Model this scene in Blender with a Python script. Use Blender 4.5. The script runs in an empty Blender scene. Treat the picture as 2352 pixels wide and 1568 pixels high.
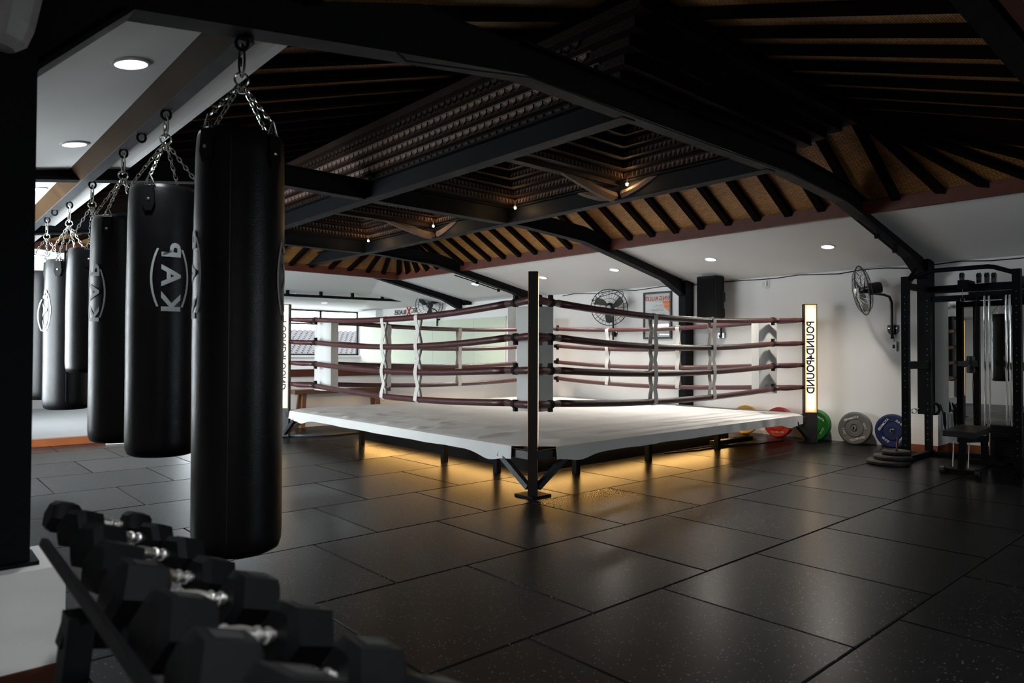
import bpy, bmesh, math, random
from mathutils import Vector, Matrix, noise
random.seed(7)
SC = bpy.context.scene
COL = SC.collection
PI = math.pi

# ------------------------------------------------------------------ camera
cam_d = bpy.data.cameras.new('camera')
cam = bpy.data.objects.new('camera', cam_d); COL.objects.link(cam)
def cam_axes(yaw, pitch, roll):
    cy, sy, cp, sp = math.cos(yaw), math.sin(yaw), math.cos(pitch), math.sin(pitch)
    f = Vector((sy*cp, cy*cp, sp)); r = Vector((cy, -sy, 0)); u = r.cross(f)
    c, s = math.cos(roll), math.sin(roll)
    return c*r+s*u, -s*r+c*u, f
r_, u_, f_ = cam_axes(0.729253, 0.017306, 0.0037885)
cam.matrix_world = Matrix(((r_.x, u_.x, -f_.x, 0), (r_.y, u_.y, -f_.y, 0), (r_.z, u_.z, -f_.z, 1.25), (0, 0, 0, 1)))
cam_d.sensor_width = 36; cam_d.lens = 36*1589.593/2352
cam_d.clip_start = 0.05; cam_d.clip_end = 200
cam_d.dof.use_dof = True; cam_d.dof.focus_distance = 8.0; cam_d.dof.aperture_fstop = 3.2
SC.camera = cam

# ------------------------------------------------------------------ view, world, daylight
SC.view_settings.view_transform = 'Standard'; SC.view_settings.look = 'None'
SC.view_settings.exposure = 0.35; SC.view_settings.gamma = 1.0
SC.view_settings.use_curve_mapping = False
W = bpy.data.worlds.new('overcast_sky'); SC.world = W; W.use_nodes = True
bg = W.node_tree.nodes['Background']
bg.inputs[0].default_value = (0.86, 0.95, 1.0, 1); bg.inputs[1].default_value = 24.0
SC.cycles.max_bounces = 7; SC.cycles.diffuse_bounces = 4; SC.cycles.glossy_bounces = 4
SC.cycles.transmission_bounces = 4; SC.cycles.transparent_max_bounces = 6
SC.cycles.sample_clamp_indirect = 4.0; SC.cycles.caustics_reflective = False; SC.cycles.caustics_refractive = False
SC.cycles.use_denoising = True
DOWN_W = 23.0          # watts of each ceiling downlight
LED_E = 58.0          # emission of the ring's LED strip
SIGN_E = 2.0          # emission of the lit post panels

def portal(name, loc, rot, sx, sy):
    l = bpy.data.lights.new(name, 'AREA'); l.shape = 'RECTANGLE'; l.size = sx; l.size_y = sy
    l.cycles.is_portal = True
    o = bpy.data.objects.new(name, l); COL.objects.link(o); o.location = loc; o.rotation_euler = rot
    return o
YB_ = -6.0
portal('daylight_portal_hall', (-0.37, 8.6, 1.45), (0, -PI/2, 0), 1.9, 3.4)
portal('daylight_portal_side', (-0.37, 14.4, 1.7), (0, -PI/2, 0), 1.4, 2.8)
portal('fill_portal_near', (6.1, YB_+.02, 1.575), (PI/2, 0, 0), 2.2, .75)  # portal of the added fill window behind the camera
portal('daylight_portal_end', (7.75, 18.25, 1.82), (-PI/2, 0, 0), 4.9, 1.26)

# ------------------------------------------------------------------ materials
def new_mat(name):
    m = bpy.data.materials.new(name); m.use_nodes = True
    return m, m.node_tree, m.node_tree.nodes['Principled BSDF']
def mat(name, col, rough=.5, metal=0, spec=.5, var=0.0, scale=20, bump=0, bscale=200, detail=4, coat=0, rvar=0):
    m, t, b = new_mat(name)
    b.inputs['Base Color'].default_value = (*col, 1); b.inputs['Roughness'].default_value = rough
    b.inputs['Metallic'].default_value = metal; b.inputs['Specular IOR Level'].default_value = spec
    b.inputs['Coat Weight'].default_value = coat
    tc = t.nodes.new('ShaderNodeTexCoord')
    if var or rvar:
        n = t.nodes.new('ShaderNodeTexNoise'); n.inputs['Scale'].default_value = scale; n.inputs['Detail'].default_value = detail
        t.links.new(tc.outputs['Object'], n.inputs['Vector'])
    if var:
        r = t.nodes.new('ShaderNodeMixRGB'); r.blend_type = 'MIX'
        r.inputs[1].default_value = (*[max(0, c*(1-var)) for c in col], 1); r.inputs[2].default_value = (*[min(1, c*(1+var)) for c in col], 1)
        t.links.new(n.outputs['Fac'], r.inputs[0]); t.links.new(r.outputs[0], b.inputs['Base Color'])
    if rvar:
        mr = t.nodes.new('ShaderNodeMapRange'); mr.inputs[3].default_value = max(0, rough-rvar); mr.inputs[4].default_value = min(1, rough+rvar)
        t.links.new(n.outputs['Fac'], mr.inputs[0]); t.links.new(mr.outputs[0], b.inputs['Roughness'])
    if bump:
        n2 = t.nodes.new('ShaderNodeTexNoise'); n2.inputs['Scale'].default_value = bscale; n2.inputs['Detail'].default_value = 3
        t.links.new(tc.outputs['Object'], n2.inputs['Vector'])
        bp = t.nodes.new('ShaderNodeBump'); bp.inputs['Strength'].default_value = bump; bp.inputs['Distance'].default_value = .01
        t.links.new(n2.outputs['Fac'], bp.inputs['Height']); t.links.new(bp.outputs['Normal'], b.inputs['Normal'])
    return m
def emit(name, col, s):
    m, t, b = new_mat(name)
    b.inputs['Base Color'].default_value = (*col, 1)
    b.inputs['Emission Color'].default_value = (*col, 1); b.inputs['Emission Strength'].default_value = s
    return m

M = {}
M['white'] = mat('white_wall_paint', (.80, .785, .765), .75, spec=.25, var=.05, scale=1.6, bump=.06, bscale=60)
M['soffit'] = mat('white_ceiling_paint', (.80, .795, .78), .85, spec=.15, var=.04, scale=1.2)
M['green'] = mat('pale_green_board', (.58, .63, .49), .45, spec=.4, var=.03, scale=2)
M['steel'] = mat('black_painted_steel', (.0045, .005, .006), .55, metal=0, spec=.07, var=.3, scale=6, rvar=.12)
M['bluesteel'] = mat('blue_grey_ring_steel', (.022, .028, .034), .4, spec=.5, var=.2, scale=8)
M['beam'] = mat('dark_brown_bag_beam', (.040, .024, .013), .5, metal=0, spec=.005, var=.5, scale=5, rvar=.12)
M['flange'] = mat('grey_steel_flange', (.05, .052, .055), .5, metal=0, spec=.1, var=.4, scale=6)
M['redwood'] = mat('dark_red_timber', (.085, .022, .012), .5, spec=.3, var=.4, scale=9)
M['base'] = mat('red_brown_baseboard', (.20, .055, .014), .42, spec=.4, var=.3, scale=7)
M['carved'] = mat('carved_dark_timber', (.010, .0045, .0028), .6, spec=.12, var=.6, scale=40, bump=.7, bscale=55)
M['carvedlit'] = mat('carved_lit_timber', (.085, .054, .039), .6, spec=.3, var=.6, scale=60, bump=.7, bscale=70)  # paler copy of the carved timber, lamp glow and daylight put into its colour
M['rafter'] = mat('dark_rafter_timber', (.007, .0045, .0035), .85, spec=.0, var=.4, scale=10)
M['bench'] = mat('warm_brown_bench_wood', (.11, .045, .018), .45, spec=.4, var=.4, scale=9)
M['vinyl'] = mat('black_bag_vinyl', (.0033, .0033, .0038), .34, spec=.19, bump=.12, bscale=160, rvar=.08, scale=12)
M['strapblack'] = mat('black_webbing', (.012, .012, .012), .8, spec=.2)
M['logo'] = mat('grey_bag_print', (.34, .36, .36), .6, spec=.3)
M['chrome'] = mat('chrome', (.62, .62, .62), .12, metal=1)
M['chain'] = mat('zinc_chain', (.50, .52, .47), .22, metal=1)
M['rubber'] = mat('black_hex_rubber', (.0035, .0038, .0042), .5, spec=.06, bump=.1, bscale=300, rvar=.1, scale=15)
M['handle'] = mat('knurled_chrome_handle', (.80, .78, .75), .3, metal=1, bump=.2, bscale=900)
M['canvas'] = mat('grey_white_canvas', (.64, .632, .615), .8, spec=.2, var=.10, scale=2.5, bump=.08, bscale=90)
M['rope'] = mat('maroon_rope_cover', (.060, .016, .018), .38, spec=.5, var=.35, scale=30, bump=.35, bscale=45)
M['pad'] = mat('white_corner_pad_vinyl', (.60, .60, .58), .42, spec=.4, var=.06, scale=5)
M['webbing'] = mat('white_rope_webbing', (.62, .60, .56), .8, spec=.2)
M['deck'] = mat('dark_plywood_deck', (.008, .006, .005), .7, spec=.2)
M['postwood'] = mat('dark_brown_post_metal', (.016, .012, .010), .45, spec=.35)
M['fanblack'] = mat('black_fan_metal', (.012, .013, .013), .45, spec=.4)
M['fanblade'] = mat('dark_fan_blade', (.03, .034, .034), .35, spec=.5)
M['speaker'] = mat('black_speaker_plastic', (.007, .007, .0075), .6, spec=.08)
M['grille'] = mat('black_speaker_grille', (.006, .006, .0065), .7, spec=.05, bump=.5, bscale=500)
M['plastic'] = mat('white_plastic', (.72, .73, .70), .4, spec=.4)
M['grey'] = mat('grey_fitting_plastic', (.30, .29, .28), .5, spec=.4, var=.3, scale=14)
M['frameblack'] = mat('black_picture_frame', (.012, .013, .015), .4, spec=.4)
M['paper'] = mat('white_poster_paper', (.62, .62, .60), .6, spec=.2)
M['redink'] = mat('red_poster_ink', (.45, .03, .02), .6, spec=.2)
M['orangeink'] = mat('orange_poster_ink', (.75, .22, .09), .6, spec=.2)
M['greyink'] = mat('grey_poster_ink', (.12, .12, .13), .6, spec=.2)
M['ink'] = mat('black_ink', (.01, .01, .012), .6, spec=.2)
M['whiteink'] = mat('white_plate_print', (.62, .62, .60), .6, spec=.2)
M['pgreen'] = mat('green_bumper_rubber', (.010, .125, .014), .5, spec=.25, var=.12, scale=8)
M['pgrey'] = mat('grey_bumper_rubber', (.115, .115, .112), .55, spec=.3, var=.12, scale=8)
M['pblue'] = mat('blue_bumper_rubber', (.004, .013, .065), .5, spec=.25, var=.12, scale=8)
M['pred'] = mat('red_bumper_rubber', (.42, .008, .010), .5, spec=.35, var=.1, scale=8)
M['pyellow'] = mat('yellow_bumper_rubber', (.55, .30, .03), .5, spec=.35, var=.1, scale=8)
M['pblack'] = mat('black_plate_rubber', (.012, .012, .012), .6, spec=.3)
M['roughtile'] = mat('weathered_roof_tile', (.055, .050, .053), .8, spec=.1, var=.35, scale=14)
M['benchpad'] = mat('black_bench_vinyl', (.006, .006, .006), .4, spec=.12)
M['bluemat'] = mat('blue_grey_hose', (.07, .085, .10), .4, spec=.5)
M['stone'] = mat('pale_stone_tile', (.36, .37, .38), .35, spec=.5, var=.06, scale=3)
M['lens'] = emit('downlight_lens', (.86, .95, 1.0), 3.5)
M['led'] = emit('warm_led_strip', (1.0, .56, .17), LED_E)
M['bulb'] = emit('warm_bulb', (1.0, .66, .30), 160)
# mirror and panes
m, t, b = new_mat('mirror_glass'); M['mirror'] = m
b.inputs['Base Color'].default_value = (.86, .90, .88, 1); b.inputs['Metallic'].default_value = 1; b.inputs['Roughness'].default_value = .012
def glass(name, refl, tint=1.0):
    m, t, b = new_mat(name)
    t.nodes.remove(b); out = t.nodes['Material Output']
    tr = t.nodes.new('ShaderNodeBsdfTransparent'); tr.inputs[0].default_value = (tint, tint, tint, 1); gl = t.nodes.new('ShaderNodeBsdfGlossy'); gl.inputs['Roughness'].default_value = .01
    mx = t.nodes.new('ShaderNodeMixShader'); fr = t.nodes.new('ShaderNodeFresnel'); fr.inputs['IOR'].default_value = refl
    t.links.new(fr.outputs[0], mx.inputs[0]); t.links.new(tr.outputs[0], mx.inputs[1]); t.links.new(gl.outputs[0], mx.inputs[2])
    t.links.new(mx.outputs[0], out.inputs['Surface'])
    return m
M['glass'] = glass('window_glass', 1.45)
M['dimpane'] = glass('daylight_cutting_glass', 1.45, .40)  # pane darkening added only to cut the daylight into the annex
M['posterglass'] = glass('poster_glass', 1.5)
# rubber floor tile: black rubber with small pale flecks, scuffs in gloss
m, t, b = new_mat('speckled_rubber_tile'); M['tile'] = m
geo = t.nodes.new('ShaderNodeNewGeometry')
vo = t.nodes.new('ShaderNodeTexVoronoi'); vo.inputs['Scale'].default_value = 75
t.links.new(geo.outputs['Position'], vo.inputs['Vector'])
sep = t.nodes.new('ShaderNodeSeparateColor'); t.links.new(vo.outputs['Color'], sep.inputs[0])
g1 = t.nodes.new('ShaderNodeMath'); g1.operation = 'GREATER_THAN'; g1.inputs[1].default_value = .80; t.links.new(sep.outputs[0], g1.inputs[0])
g2 = t.nodes.new('ShaderNodeMath'); g2.operation = 'LESS_THAN'; g2.inputs[1].default_value = .26; t.links.new(vo.outputs['Distance'], g2.inputs[0])
g3 = t.nodes.new('ShaderNodeMath'); g3.operation = 'MULTIPLY'; t.links.new(g1.outputs[0], g3.inputs[0]); t.links.new(g2.outputs[0], g3.inputs[1])
oi = t.nodes.new('ShaderNodeObjectInfo')
nz = t.nodes.new('ShaderNodeTexNoise'); nz.inputs['Scale'].default_value = 2.6; nz.inputs['Detail'].default_value = 3
mp = t.nodes.new('ShaderNodeMapping'); mp.inputs['Scale'].default_value = (1, 2.2, 1); t.links.new(geo.outputs['Position'], mp.inputs['Vector']); t.links.new(mp.outputs[0], nz.inputs['Vector'])
c0 = t.nodes.new('ShaderNodeMixRGB'); c0.inputs[1].default_value = (.0045, .0045, .005, 1); c0.inputs[2].default_value = (.009, .0088, .0086, 1); t.links.new(nz.outputs['Fac'], c0.inputs[0])
c1 = t.nodes.new('ShaderNodeMixRGB'); c1.inputs[2].default_value = (.15, .145, .138, 1); t.links.new(g3.outputs[0], c1.inputs[0]); t.links.new(c0.outputs[0], c1.inputs[1])
t.links.new(c1.outputs[0], b.inputs['Base Color'])
ra = t.nodes.new('ShaderNodeMapRange'); ra.inputs[3].default_value = .27; ra.inputs[4].default_value = .34
t.links.new(oi.outputs['Random'], ra.inputs[0]); t.links.new(ra.outputs[0], b.inputs['Roughness'])
b.inputs['Specular IOR Level'].default_value = .085
# woven bamboo matting between the rafters
m, t, b = new_mat('woven_bamboo_mat'); M['mat'] = m
tc = t.nodes.new('ShaderNodeTexCoord'); mp = t.nodes.new('ShaderNodeMapping'); mp.inputs['Scale'].default_value = (1, 1, 1)
t.links.new(tc.outputs['Object'], mp.inputs['Vector'])
br = t.nodes.new('ShaderNodeTexBrick'); br.inputs['Scale'].default_value = 9; br.inputs['Color1'].default_value = (.64, .30, .065, 1); br.inputs['Color2'].default_value = (.42, .185, .038, 1); br.inputs['Mortar'].default_value = (.035, .018, .006, 1)
br.inputs['Mortar Size'].default_value = .03; br.inputs['Brick Width'].default_value = .6; br.inputs['Row Height'].default_value = .16
t.links.new(mp.outputs[0], br.inputs['Vector'])
nz = t.nodes.new('ShaderNodeTexNoise'); nz.inputs['Scale'].default_value = 5; t.links.new(tc.outputs['Object'], nz.inputs['Vector'])
mu = t.nodes.new('ShaderNodeMixRGB'); mu.blend_type = 'MULTIPLY'; mu.inputs[0].default_value = .5
t.links.new(br.outputs['Color'], mu.inputs[1]); t.links.new(nz.outputs['Fac'], mu.inputs[2]); t.links.new(mu.outputs[0], b.inputs['Base Color'])
b.inputs['Roughness'].default_value = .6
bp = t.nodes.new('ShaderNodeBump'); bp.inputs['Strength'].default_value = .6; bp.inputs['Distance'].default_value = .01
t.links.new(br.outputs['Fac'], bp.inputs['Height']); t.links.new(bp.outputs[0], b.inputs['Normal'])
# lit acrylic of the post signs: white-hot along its middle, amber to its edges
m, t, b = new_mat('lit_acrylic_panel'); M['sign'] = m
uv = t.nodes.new('ShaderNodeUVMap'); sx = t.nodes.new('ShaderNodeSeparateXYZ'); t.links.new(uv.outputs[0], sx.inputs[0])
def edge(out, w):
    a = t.nodes.new('ShaderNodeMath'); a.operation = 'SUBTRACT'; a.inputs[1].default_value = .5; t.links.new(out, a.inputs[0])
    c = t.nodes.new('ShaderNodeMath'); c.operation = 'ABSOLUTE'; t.links.new(a.outputs[0], c.inputs[0])
    d = t.nodes.new('ShaderNodeMapRange'); d.inputs[1].default_value = .5; d.inputs[2].default_value = .5-w; t.links.new(c.outputs[0], d.inputs[0])
    return d.outputs[0]
mm = t.nodes.new('ShaderNodeMath'); mm.operation = 'MULTIPLY'; t.links.new(edge(sx.outputs[0], .30), mm.inputs[0]); t.links.new(edge(sx.outputs[1], .05), mm.inputs[1])
rp = t.nodes.new('ShaderNodeValToRGB'); t.links.new(mm.outputs[0], rp.inputs[0])
rp.color_ramp.elements[0].color = (.22, .085, .02, 1); rp.color_ramp.elements[1].color = (1, .86, .62, 1)
e = rp.color_ramp.elements.new(.45); e.color = (.62, .36, .13, 1)
t.links.new(rp.outputs[0], b.inputs['Emission Color']); b.inputs['Emission Strength'].default_value = SIGN_E
b.inputs['Base Color'].default_value = (.6, .5, .4, 1)

# ------------------------------------------------------------------ mesh helpers
class MB:
    def __init__(s): s.bm = bmesh.new()
    def raw(s, vs, fs):
        v = [s.bm.verts.new(p) for p in vs]
        for f in fs:
            try: s.bm.faces.new([v[i] for i in f])
            except ValueError: pass
        return v
    def hexa(s, p):   # 8 points: bottom 0-3, top 4-7
        return s.raw(p, [(3, 2, 1, 0), (4, 5, 6, 7), (0, 1, 5, 4), (1, 2, 6, 5), (2, 3, 7, 6), (3, 0, 4, 7)])
    def box(s, a, b):
        (x0, y0, z0), (x1, y1, z1) = a, b
        return s.hexa([(x0, y0, z0), (x1, y0, z0), (x1, y1, z0), (x0, y1, z0), (x0, y0, z1), (x1, y0, z1), (x1, y1, z1), (x0, y1, z1)])
    def obox(s, c, ax, ay, az):   # centre and half axes
        c, ax, ay, az = Vector(c), Vector(ax), Vector(ay), Vector(az)
        q = [(-1, -1), (1, -1), (1, 1), (-1, 1)]
        return s.hexa([c+i*ax+j*ay-az for i, j in q]+[c+i*ax+j*ay+az for i, j in q])
    def bar(s, p, q, w, h, up=(0, 0, 1)):   # box beam, w across, h along up
        p, q = Vector(p), Vector(q); d = (q-p); L = d.length; d.normalize()
        sd = d.cross(Vector(up))
        if sd.length < 1e-4: sd = d.cross(Vector((1, 0, 0)))
        sd.normalize(); u = sd.cross(d).normalized()
        return s.obox((p+q)/2, d*L/2, sd*w/2, u*h/2)
    def tube(s, pts, r, seg=10, caps=True, closed=False):
        pts = [Vector(p) for p in pts]; n = len(pts); rings = []; prev = None
        rr = r if isinstance(r, (list, tuple)) else [r]*n
        for i in range(n):
            if closed: d = pts[(i+1) % n]-pts[i-1]
            else: d = pts[min(i+1, n-1)]-pts[max(i-1, 0)]
            d.normalize()
            if prev is None:
                a = d.cross(Vector((0, 0, 1)))
                if a.length < 1e-3: a = d.cross(Vector((1, 0, 0)))
            else: a = prev-d*prev.dot(d)
            a.normalize(); prev = a; b_ = d.cross(a)
            rings.append([s.bm.verts.new(pts[i]+rr[i]*(math.cos(2*PI*k/seg)*a+math.sin(2*PI*k/seg)*b_)) for k in range(seg)])
        m_ = n if closed else n-1
        for i in range(m_):
            A, B = rings[i], rings[(i+1) % n]
            for k in range(seg): s.bm.faces.new((A[k], A[(k+1) % seg], B[(k+1) % seg], B[k]))
        if caps and not closed:
            s.bm.faces.new(rings[0][::-1]); s.bm.faces.new(rings[-1])
    def torus(s, c, n, R, r, seg=16, ms=6, a=None, sx=1, sy=1):
        n = Vector(n).normalized(); a = Vector(a) if a else n.cross(Vector((.3, .5, .81))); a = (a-n*a.dot(n)).normalized(); b_ = n.cross(a)
        s.tube([Vector(c)+R*(sx*math.cos(2*PI*k/seg)*a+sy*math.sin(2*PI*k/seg)*b_) for k in range(seg)], r, ms, closed=True)
    def lathe(s, prof, seg=32, c=(0, 0, 0), axis=None):   # prof: (r, h)
        ax = Vector(axis).normalized() if axis else Vector((0, 0, 1))
        a = ax.cross(Vector((0, 1, 0)))
        if a.length < 1e-3: a = ax.cross(Vector((1, 0, 0)))
        a.normalize(); b_ = ax.cross(a); c = Vector(c); rings = []
        for r, h in prof:
            if r < 1e-6: rings.append([s.bm.verts.new(c+ax*h)])
            else: rings.append([s.bm.verts.new(c+ax*h+r*(math.cos(2*PI*k/seg)*a+math.sin(2*PI*k/seg)*b_)) for k in range(seg)])
        for A, B in zip(rings, rings[1:]):
            for k in range(seg):
                k2 = (k+1) % seg
                if len(A) == 1 and len(B) == 1: continue
                if len(A) == 1: s.bm.faces.new((A[0], B[k2], B[k]))
                elif len(B) == 1: s.bm.faces.new((A[k], A[k2], B[0]))
                else: s.bm.faces.new((A[k], A[k2], B[k2], B[k]))
    def prism(s, poly, d):   # extrude a polygon of 3-D points by d
        d = Vector(d); n = len(poly)
        s.raw([Vector(p) for p in poly]+[Vector(p)+d for p in poly], [tuple(range(n))[::-1], tuple(range(n, 2*n))]+[(i, (i+1) % n, n+(i+1) % n, n+i) for i in range(n)])
    def text(s, txt, f, size=1, depth=0.0, bold=.0):
        vs, fs = text_geo(txt, bold)
        s.raw([f(x*size, y*size) for x, y in vs], fs)
    def build(s, name, m, parent=None, smooth=False, sharp=35, bevel=0, world=True, uv=False):
        bm = s.bm
        if bevel:
            es = [e for e in bm.edges if len(e.link_faces) == 2 and e.calc_face_angle(0) > .6]
            bmesh.ops.bevel(bm, geom=es, offset=bevel, segments=2, affect='EDGES', clamp_overlap=True)
        bmesh.ops.recalc_face_normals(bm, faces=bm.faces)
        if parent is not None and world:
            o_ = parent
            loc = Vector((0, 0, 0))
            while o_ is not None: loc += o_.location; o_ = o_.parent
            bmesh.ops.translate(bm, verts=bm.verts, vec=-loc)
        me = bpy.data.meshes.new(name); bm.to_mesh(me); bm.free()
        me.materials.append(M[m] if isinstance(m, str) else m)
        if smooth:
            me.polygons.foreach_set('use_smooth', [True]*len(me.polygons))
            if sharp < 180: me.set_sharp_from_angle(angle=math.radians(sharp))
        o = bpy.data.objects.new(name, me); COL.objects.link(o)
        if parent is not None: o.parent = parent
        return o
_tc = {}
def text_geo(txt, bold=0.0):
    if (txt, bold) not in _tc:
        cu = bpy.data.curves.new('lettering', 'FONT'); cu.body = txt; cu.align_x = 'CENTER'; cu.align_y = 'CENTER'; cu.offset = bold; cu.resolution_u = 3
        o = bpy.data.objects.new('lettering', cu); COL.objects.link(o)
        me = bpy.data.meshes.new_from_object(o.evaluated_get(bpy.context.evaluated_depsgraph_get()))
        bm = bmesh.new(); bm.from_mesh(me); bmesh.ops.triangulate(bm, faces=bm.faces)
        bmesh.ops.subdivide_edges(bm, edges=[e for e in bm.edges if e.calc_length() > .3], cuts=2)
        bm.verts.index_update()
        _tc[(txt, bold)] = ([(v.co.x, v.co.y) for v in bm.verts], [tuple(v.index for v in f.verts) for f in bm.faces])
        bm.free(); bpy.data.objects.remove(o); bpy.data.meshes.remove(me); bpy.data.curves.remove(cu)
    return _tc[(txt, bold)]
def thing(name, label, cat, loc=(0, 0, 0), group=None, rotz=0):
    o = bpy.data.objects.new(name, None); COL.objects.link(o); o.empty_display_size = .1
    o.location = loc; o.rotation_euler = (0, 0, rotz); return tag(o, label, cat, group)
def tag(o, label, cat, group=None):
    o['label'] = label; o['category'] = cat
    if group: o['group'] = group
    return o
def struct(o):
    o['kind'] = 'structure'; return o
def sgroup(name, loc=(0, 0, 0)):
    o = bpy.data.objects.new(name, None); COL.objects.link(o); o.location = loc; o.empty_display_size = .1
    return struct(o)
def inst(src, parent=None, loc=None, mat4=None):
    c = src.copy(); COL.objects.link(c)
    if parent is not None: c.parent = parent
    if loc is not None: c.location = loc
    if mat4 is not None: c.matrix_local = mat4
    return c
def copy_tree(o, parent=None):
    c = o.copy(); COL.objects.link(c)
    if parent is not None: c.parent = parent
    for ch in o.children: copy_tree(ch, c)
    return c

# ================================================================== SETTING
XW, XL, YB, YE = 10.25, -0.40, -6.0, 18.2
# floor slab and its rubber tiles
mb = MB(); mb.box((XL-.3, YB-.2, -.12), (XW+.3, YE+.3, -.022)); floor = struct(mb.build('floor', 'pblack'))
tile_cache = {}
offs = {0: 2.06, 1: 2.540, 2: 2.060, 3: 2.539, 4: 2.10, 5: 2.58}
for k in range(-5, 8):
    y1 = 6.24-k; y0 = y1-1.0
    if y0 < -1.0: continue
    if y1 > 11.3: continue
    off = offs.get(k, 2.06 if k % 2 == 0 else 2.54)
    for i in range(-4, 10):
        x0 = off+i*.98; x1 = x0+.98
        x0c, x1c = max(x0, XL), min(x1, XW)
        if x1c-x0c < .1: continue
        y1c = min(y1, 10.93)
        key = (round(x1c-x0c, 3), round(y1c-y0, 3))
        if key not in tile_cache:
            w, h = key[0]/2-.0035, key[1]/2-.0035; c = .005
            mb = MB(); mb.raw([(-w, -h, -.02), (w, -h, -.02), (w, h, -.02), (-w, h, -.02), (-w, -h, -c), (w, -h, -c), (w, h, -c), (-w, h, -c), (-w+c, -h+c, 0), (w-c, -h+c, 0), (w-c, h-c, 0), (-w+c, h-c, 0)],
                              [(0, 1, 5, 4), (1, 2, 6, 5), (2, 3, 7, 6), (3, 0, 4, 7), (4, 5, 9, 8), (5, 6, 10, 9), (6, 7, 11, 10), (7, 4, 8, 11), (8, 9, 10, 11)])
            o = mb.build('rubber_tile', 'tile', floor); tile_cache[key] = o
        else: o = inst(tile_cache[key], floor)
        o.location = ((x0c+x1c)/2, (y0+y1c)/2, random.uniform(-.0012, 0.0))
        o.rotation_euler = (random.uniform(-.0006, .0006), random.uniform(-.0006, .0006), random.uniform(-.002, .002))
for i in range(6):
    for j in range(8):
        x0 = XL+.95*i; y0 = 11.07+.9*j; y1 = min(y0+.9, YE)
        if i == 5 or y1-y0 < .2: continue
        key = ('st', round(y1-y0, 3))
        if key not in tile_cache:
            mb = MB(); mb.box((.002, .002, -.02), (.948, y1-y0-.002, 0)); tile_cache[key] = mb.build('stone_tile', 'stone', floor, bevel=.002, world=False); o = tile_cache[key]
        else: o = inst(tile_cache[key], floor)
        o.location = (x0, y0, 0)
# right wall, its projecting block, the bulge in the annex
wr = sgroup('wall_right')
mb = MB(); mb.box((XW, YB, -.1), (XW+.15, YE, 2.6)); mb.build('wall_face', 'white', wr)
mb = MB(); mb.box((9.87, 2.95, 0), (XW, 3.26, .48)); mb.build('column_block', 'white', wr, bevel=.006)
mb = MB(); mb.box((10.02, 11.35, 0), (XW, 13.65, 2.38)); mb.build('thick_wall', 'white', wr, bevel=.006)
mb = MB(); mb.box((10.20, 10.38, 0), (XW, 10.46, 2.6)); mb.build('wall_pier', 'white', wr)
bb = sgroup('baseboard_right')
mb = MB(); mb.box((9.858, 2.938, 0), (9.868, 3.27, .10)); mb.box((9.858, 2.938, 0), (XW, 2.948, .10)); mb.box((10.235, YB, 0), (10.248, 2.938, .11)); mb.build('baseboard_board', 'base', bb)
# left wall with two window openings
def wall_with_openings(parent, name, x0, x1, y0, y1, h, ops):   # along Y
    mb = MB(); y = y0
    for a, b_, s0, s1 in ops:
        mb.box((x0, y, -.1), (x1, a, h)); mb.box((x0, a, -.1), (x1, b_, s0)); mb.box((x0, a, s1), (x1, b_, h)); y = b_
    mb.box((x0, y, -.1), (x1, y1, h)); return mb.build(name, 'white', parent)
wl = sgroup('wall_left')
wall_with_openings(wl, 'wall_face', XL-.15, XL, YB, YE, 2.75, [(6.9, 10.3, .5, 2.4), (13.0, 15.8, 1.0, 2.4)])
mb = MB(); mb.box((XL, 2.99, 0), (.483, 3.36, .47)); mb.build('column_block', 'white', wl, bevel=.006)
bl = sgroup('baseboard_left'); mb = MB(); mb.box((XL, 2.978, 0), (.493, 2.989, .122)); mb.box((.484, 2.978, 0), (.495, 3.36, .122)); mb.build('baseboard_board', 'redwood', bl)
def window(name, y0, y1, z0, z1, n):
    w = sgroup(name); mb = MB(); x0, x1 = XL-.11, XL-.05
    for i in range(n+1):
        y = y0+(y1-y0)*i/n; mb.box((x0, y-.025, z0), (x1, y+.025, z1))
    mb.box((x0, y0, z0), (x1, y1, z0+.05)); mb.box((x0, y0, z1-.05), (x1, y1, z1)); mb.build('window_frame', 'frameblack', w)
    for i in range(n):
        a, b_ = y0+(y1-y0)*i/n, y0+(y1-y0)*(i+1)/n
        mb = MB(); mb.raw([(XL-.08, a, z0), (XL-.08, b_, z0), (XL-.08, b_, z1), (XL-.08, a, z1)], [(0, 1, 2, 3)]); mb.build('window_pane', 'glass', w)
window('window_1', 6.9, 10.3, .5, 2.4, 3)
window('window_2', 13.0, 15.8, 1.0, 2.4, 3)
# back wall behind the camera
wb = sgroup('wall_near'); mb = MB()
for a, b_ in (((XL-.15, -.1), (5.0, 3.2)), ((7.2, -.1), (XW+.15, 3.2)), ((5.0, -.1), (7.2, 1.2)), ((5.0, 1.95), (7.2, 3.2))): mb.box((a[0], YB-.15, a[1]), (b_[0], YB, b_[1]))
mb.build('wall_face', 'white', wb)
w4 = sgroup('fill_window'); mb = MB()  # unseen window, added to brighten the surfaces that face the camera
for x in (5.03, 6.1, 7.17): mb.box((x-.03, YB-.1, 1.2), (x+.03, YB-.04, 1.95))
mb.box((5.0, YB-.1, 1.2), (7.2, YB-.04, 1.25)); mb.box((5.0, YB-.1, 1.9), (7.2, YB-.04, 1.95)); mb.build('window_frame', 'frameblack', w4)
for a, b_ in ((5.03, 6.1), (6.1, 7.17)):
    mb = MB(); mb.raw([(a, YB-.07, 1.2), (b_, YB-.07, 1.2), (b_, YB-.07, 1.95), (a, YB-.07, 1.95)], [(0, 1, 2, 3)]); mb.build('window_pane', 'glass', w4)
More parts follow.
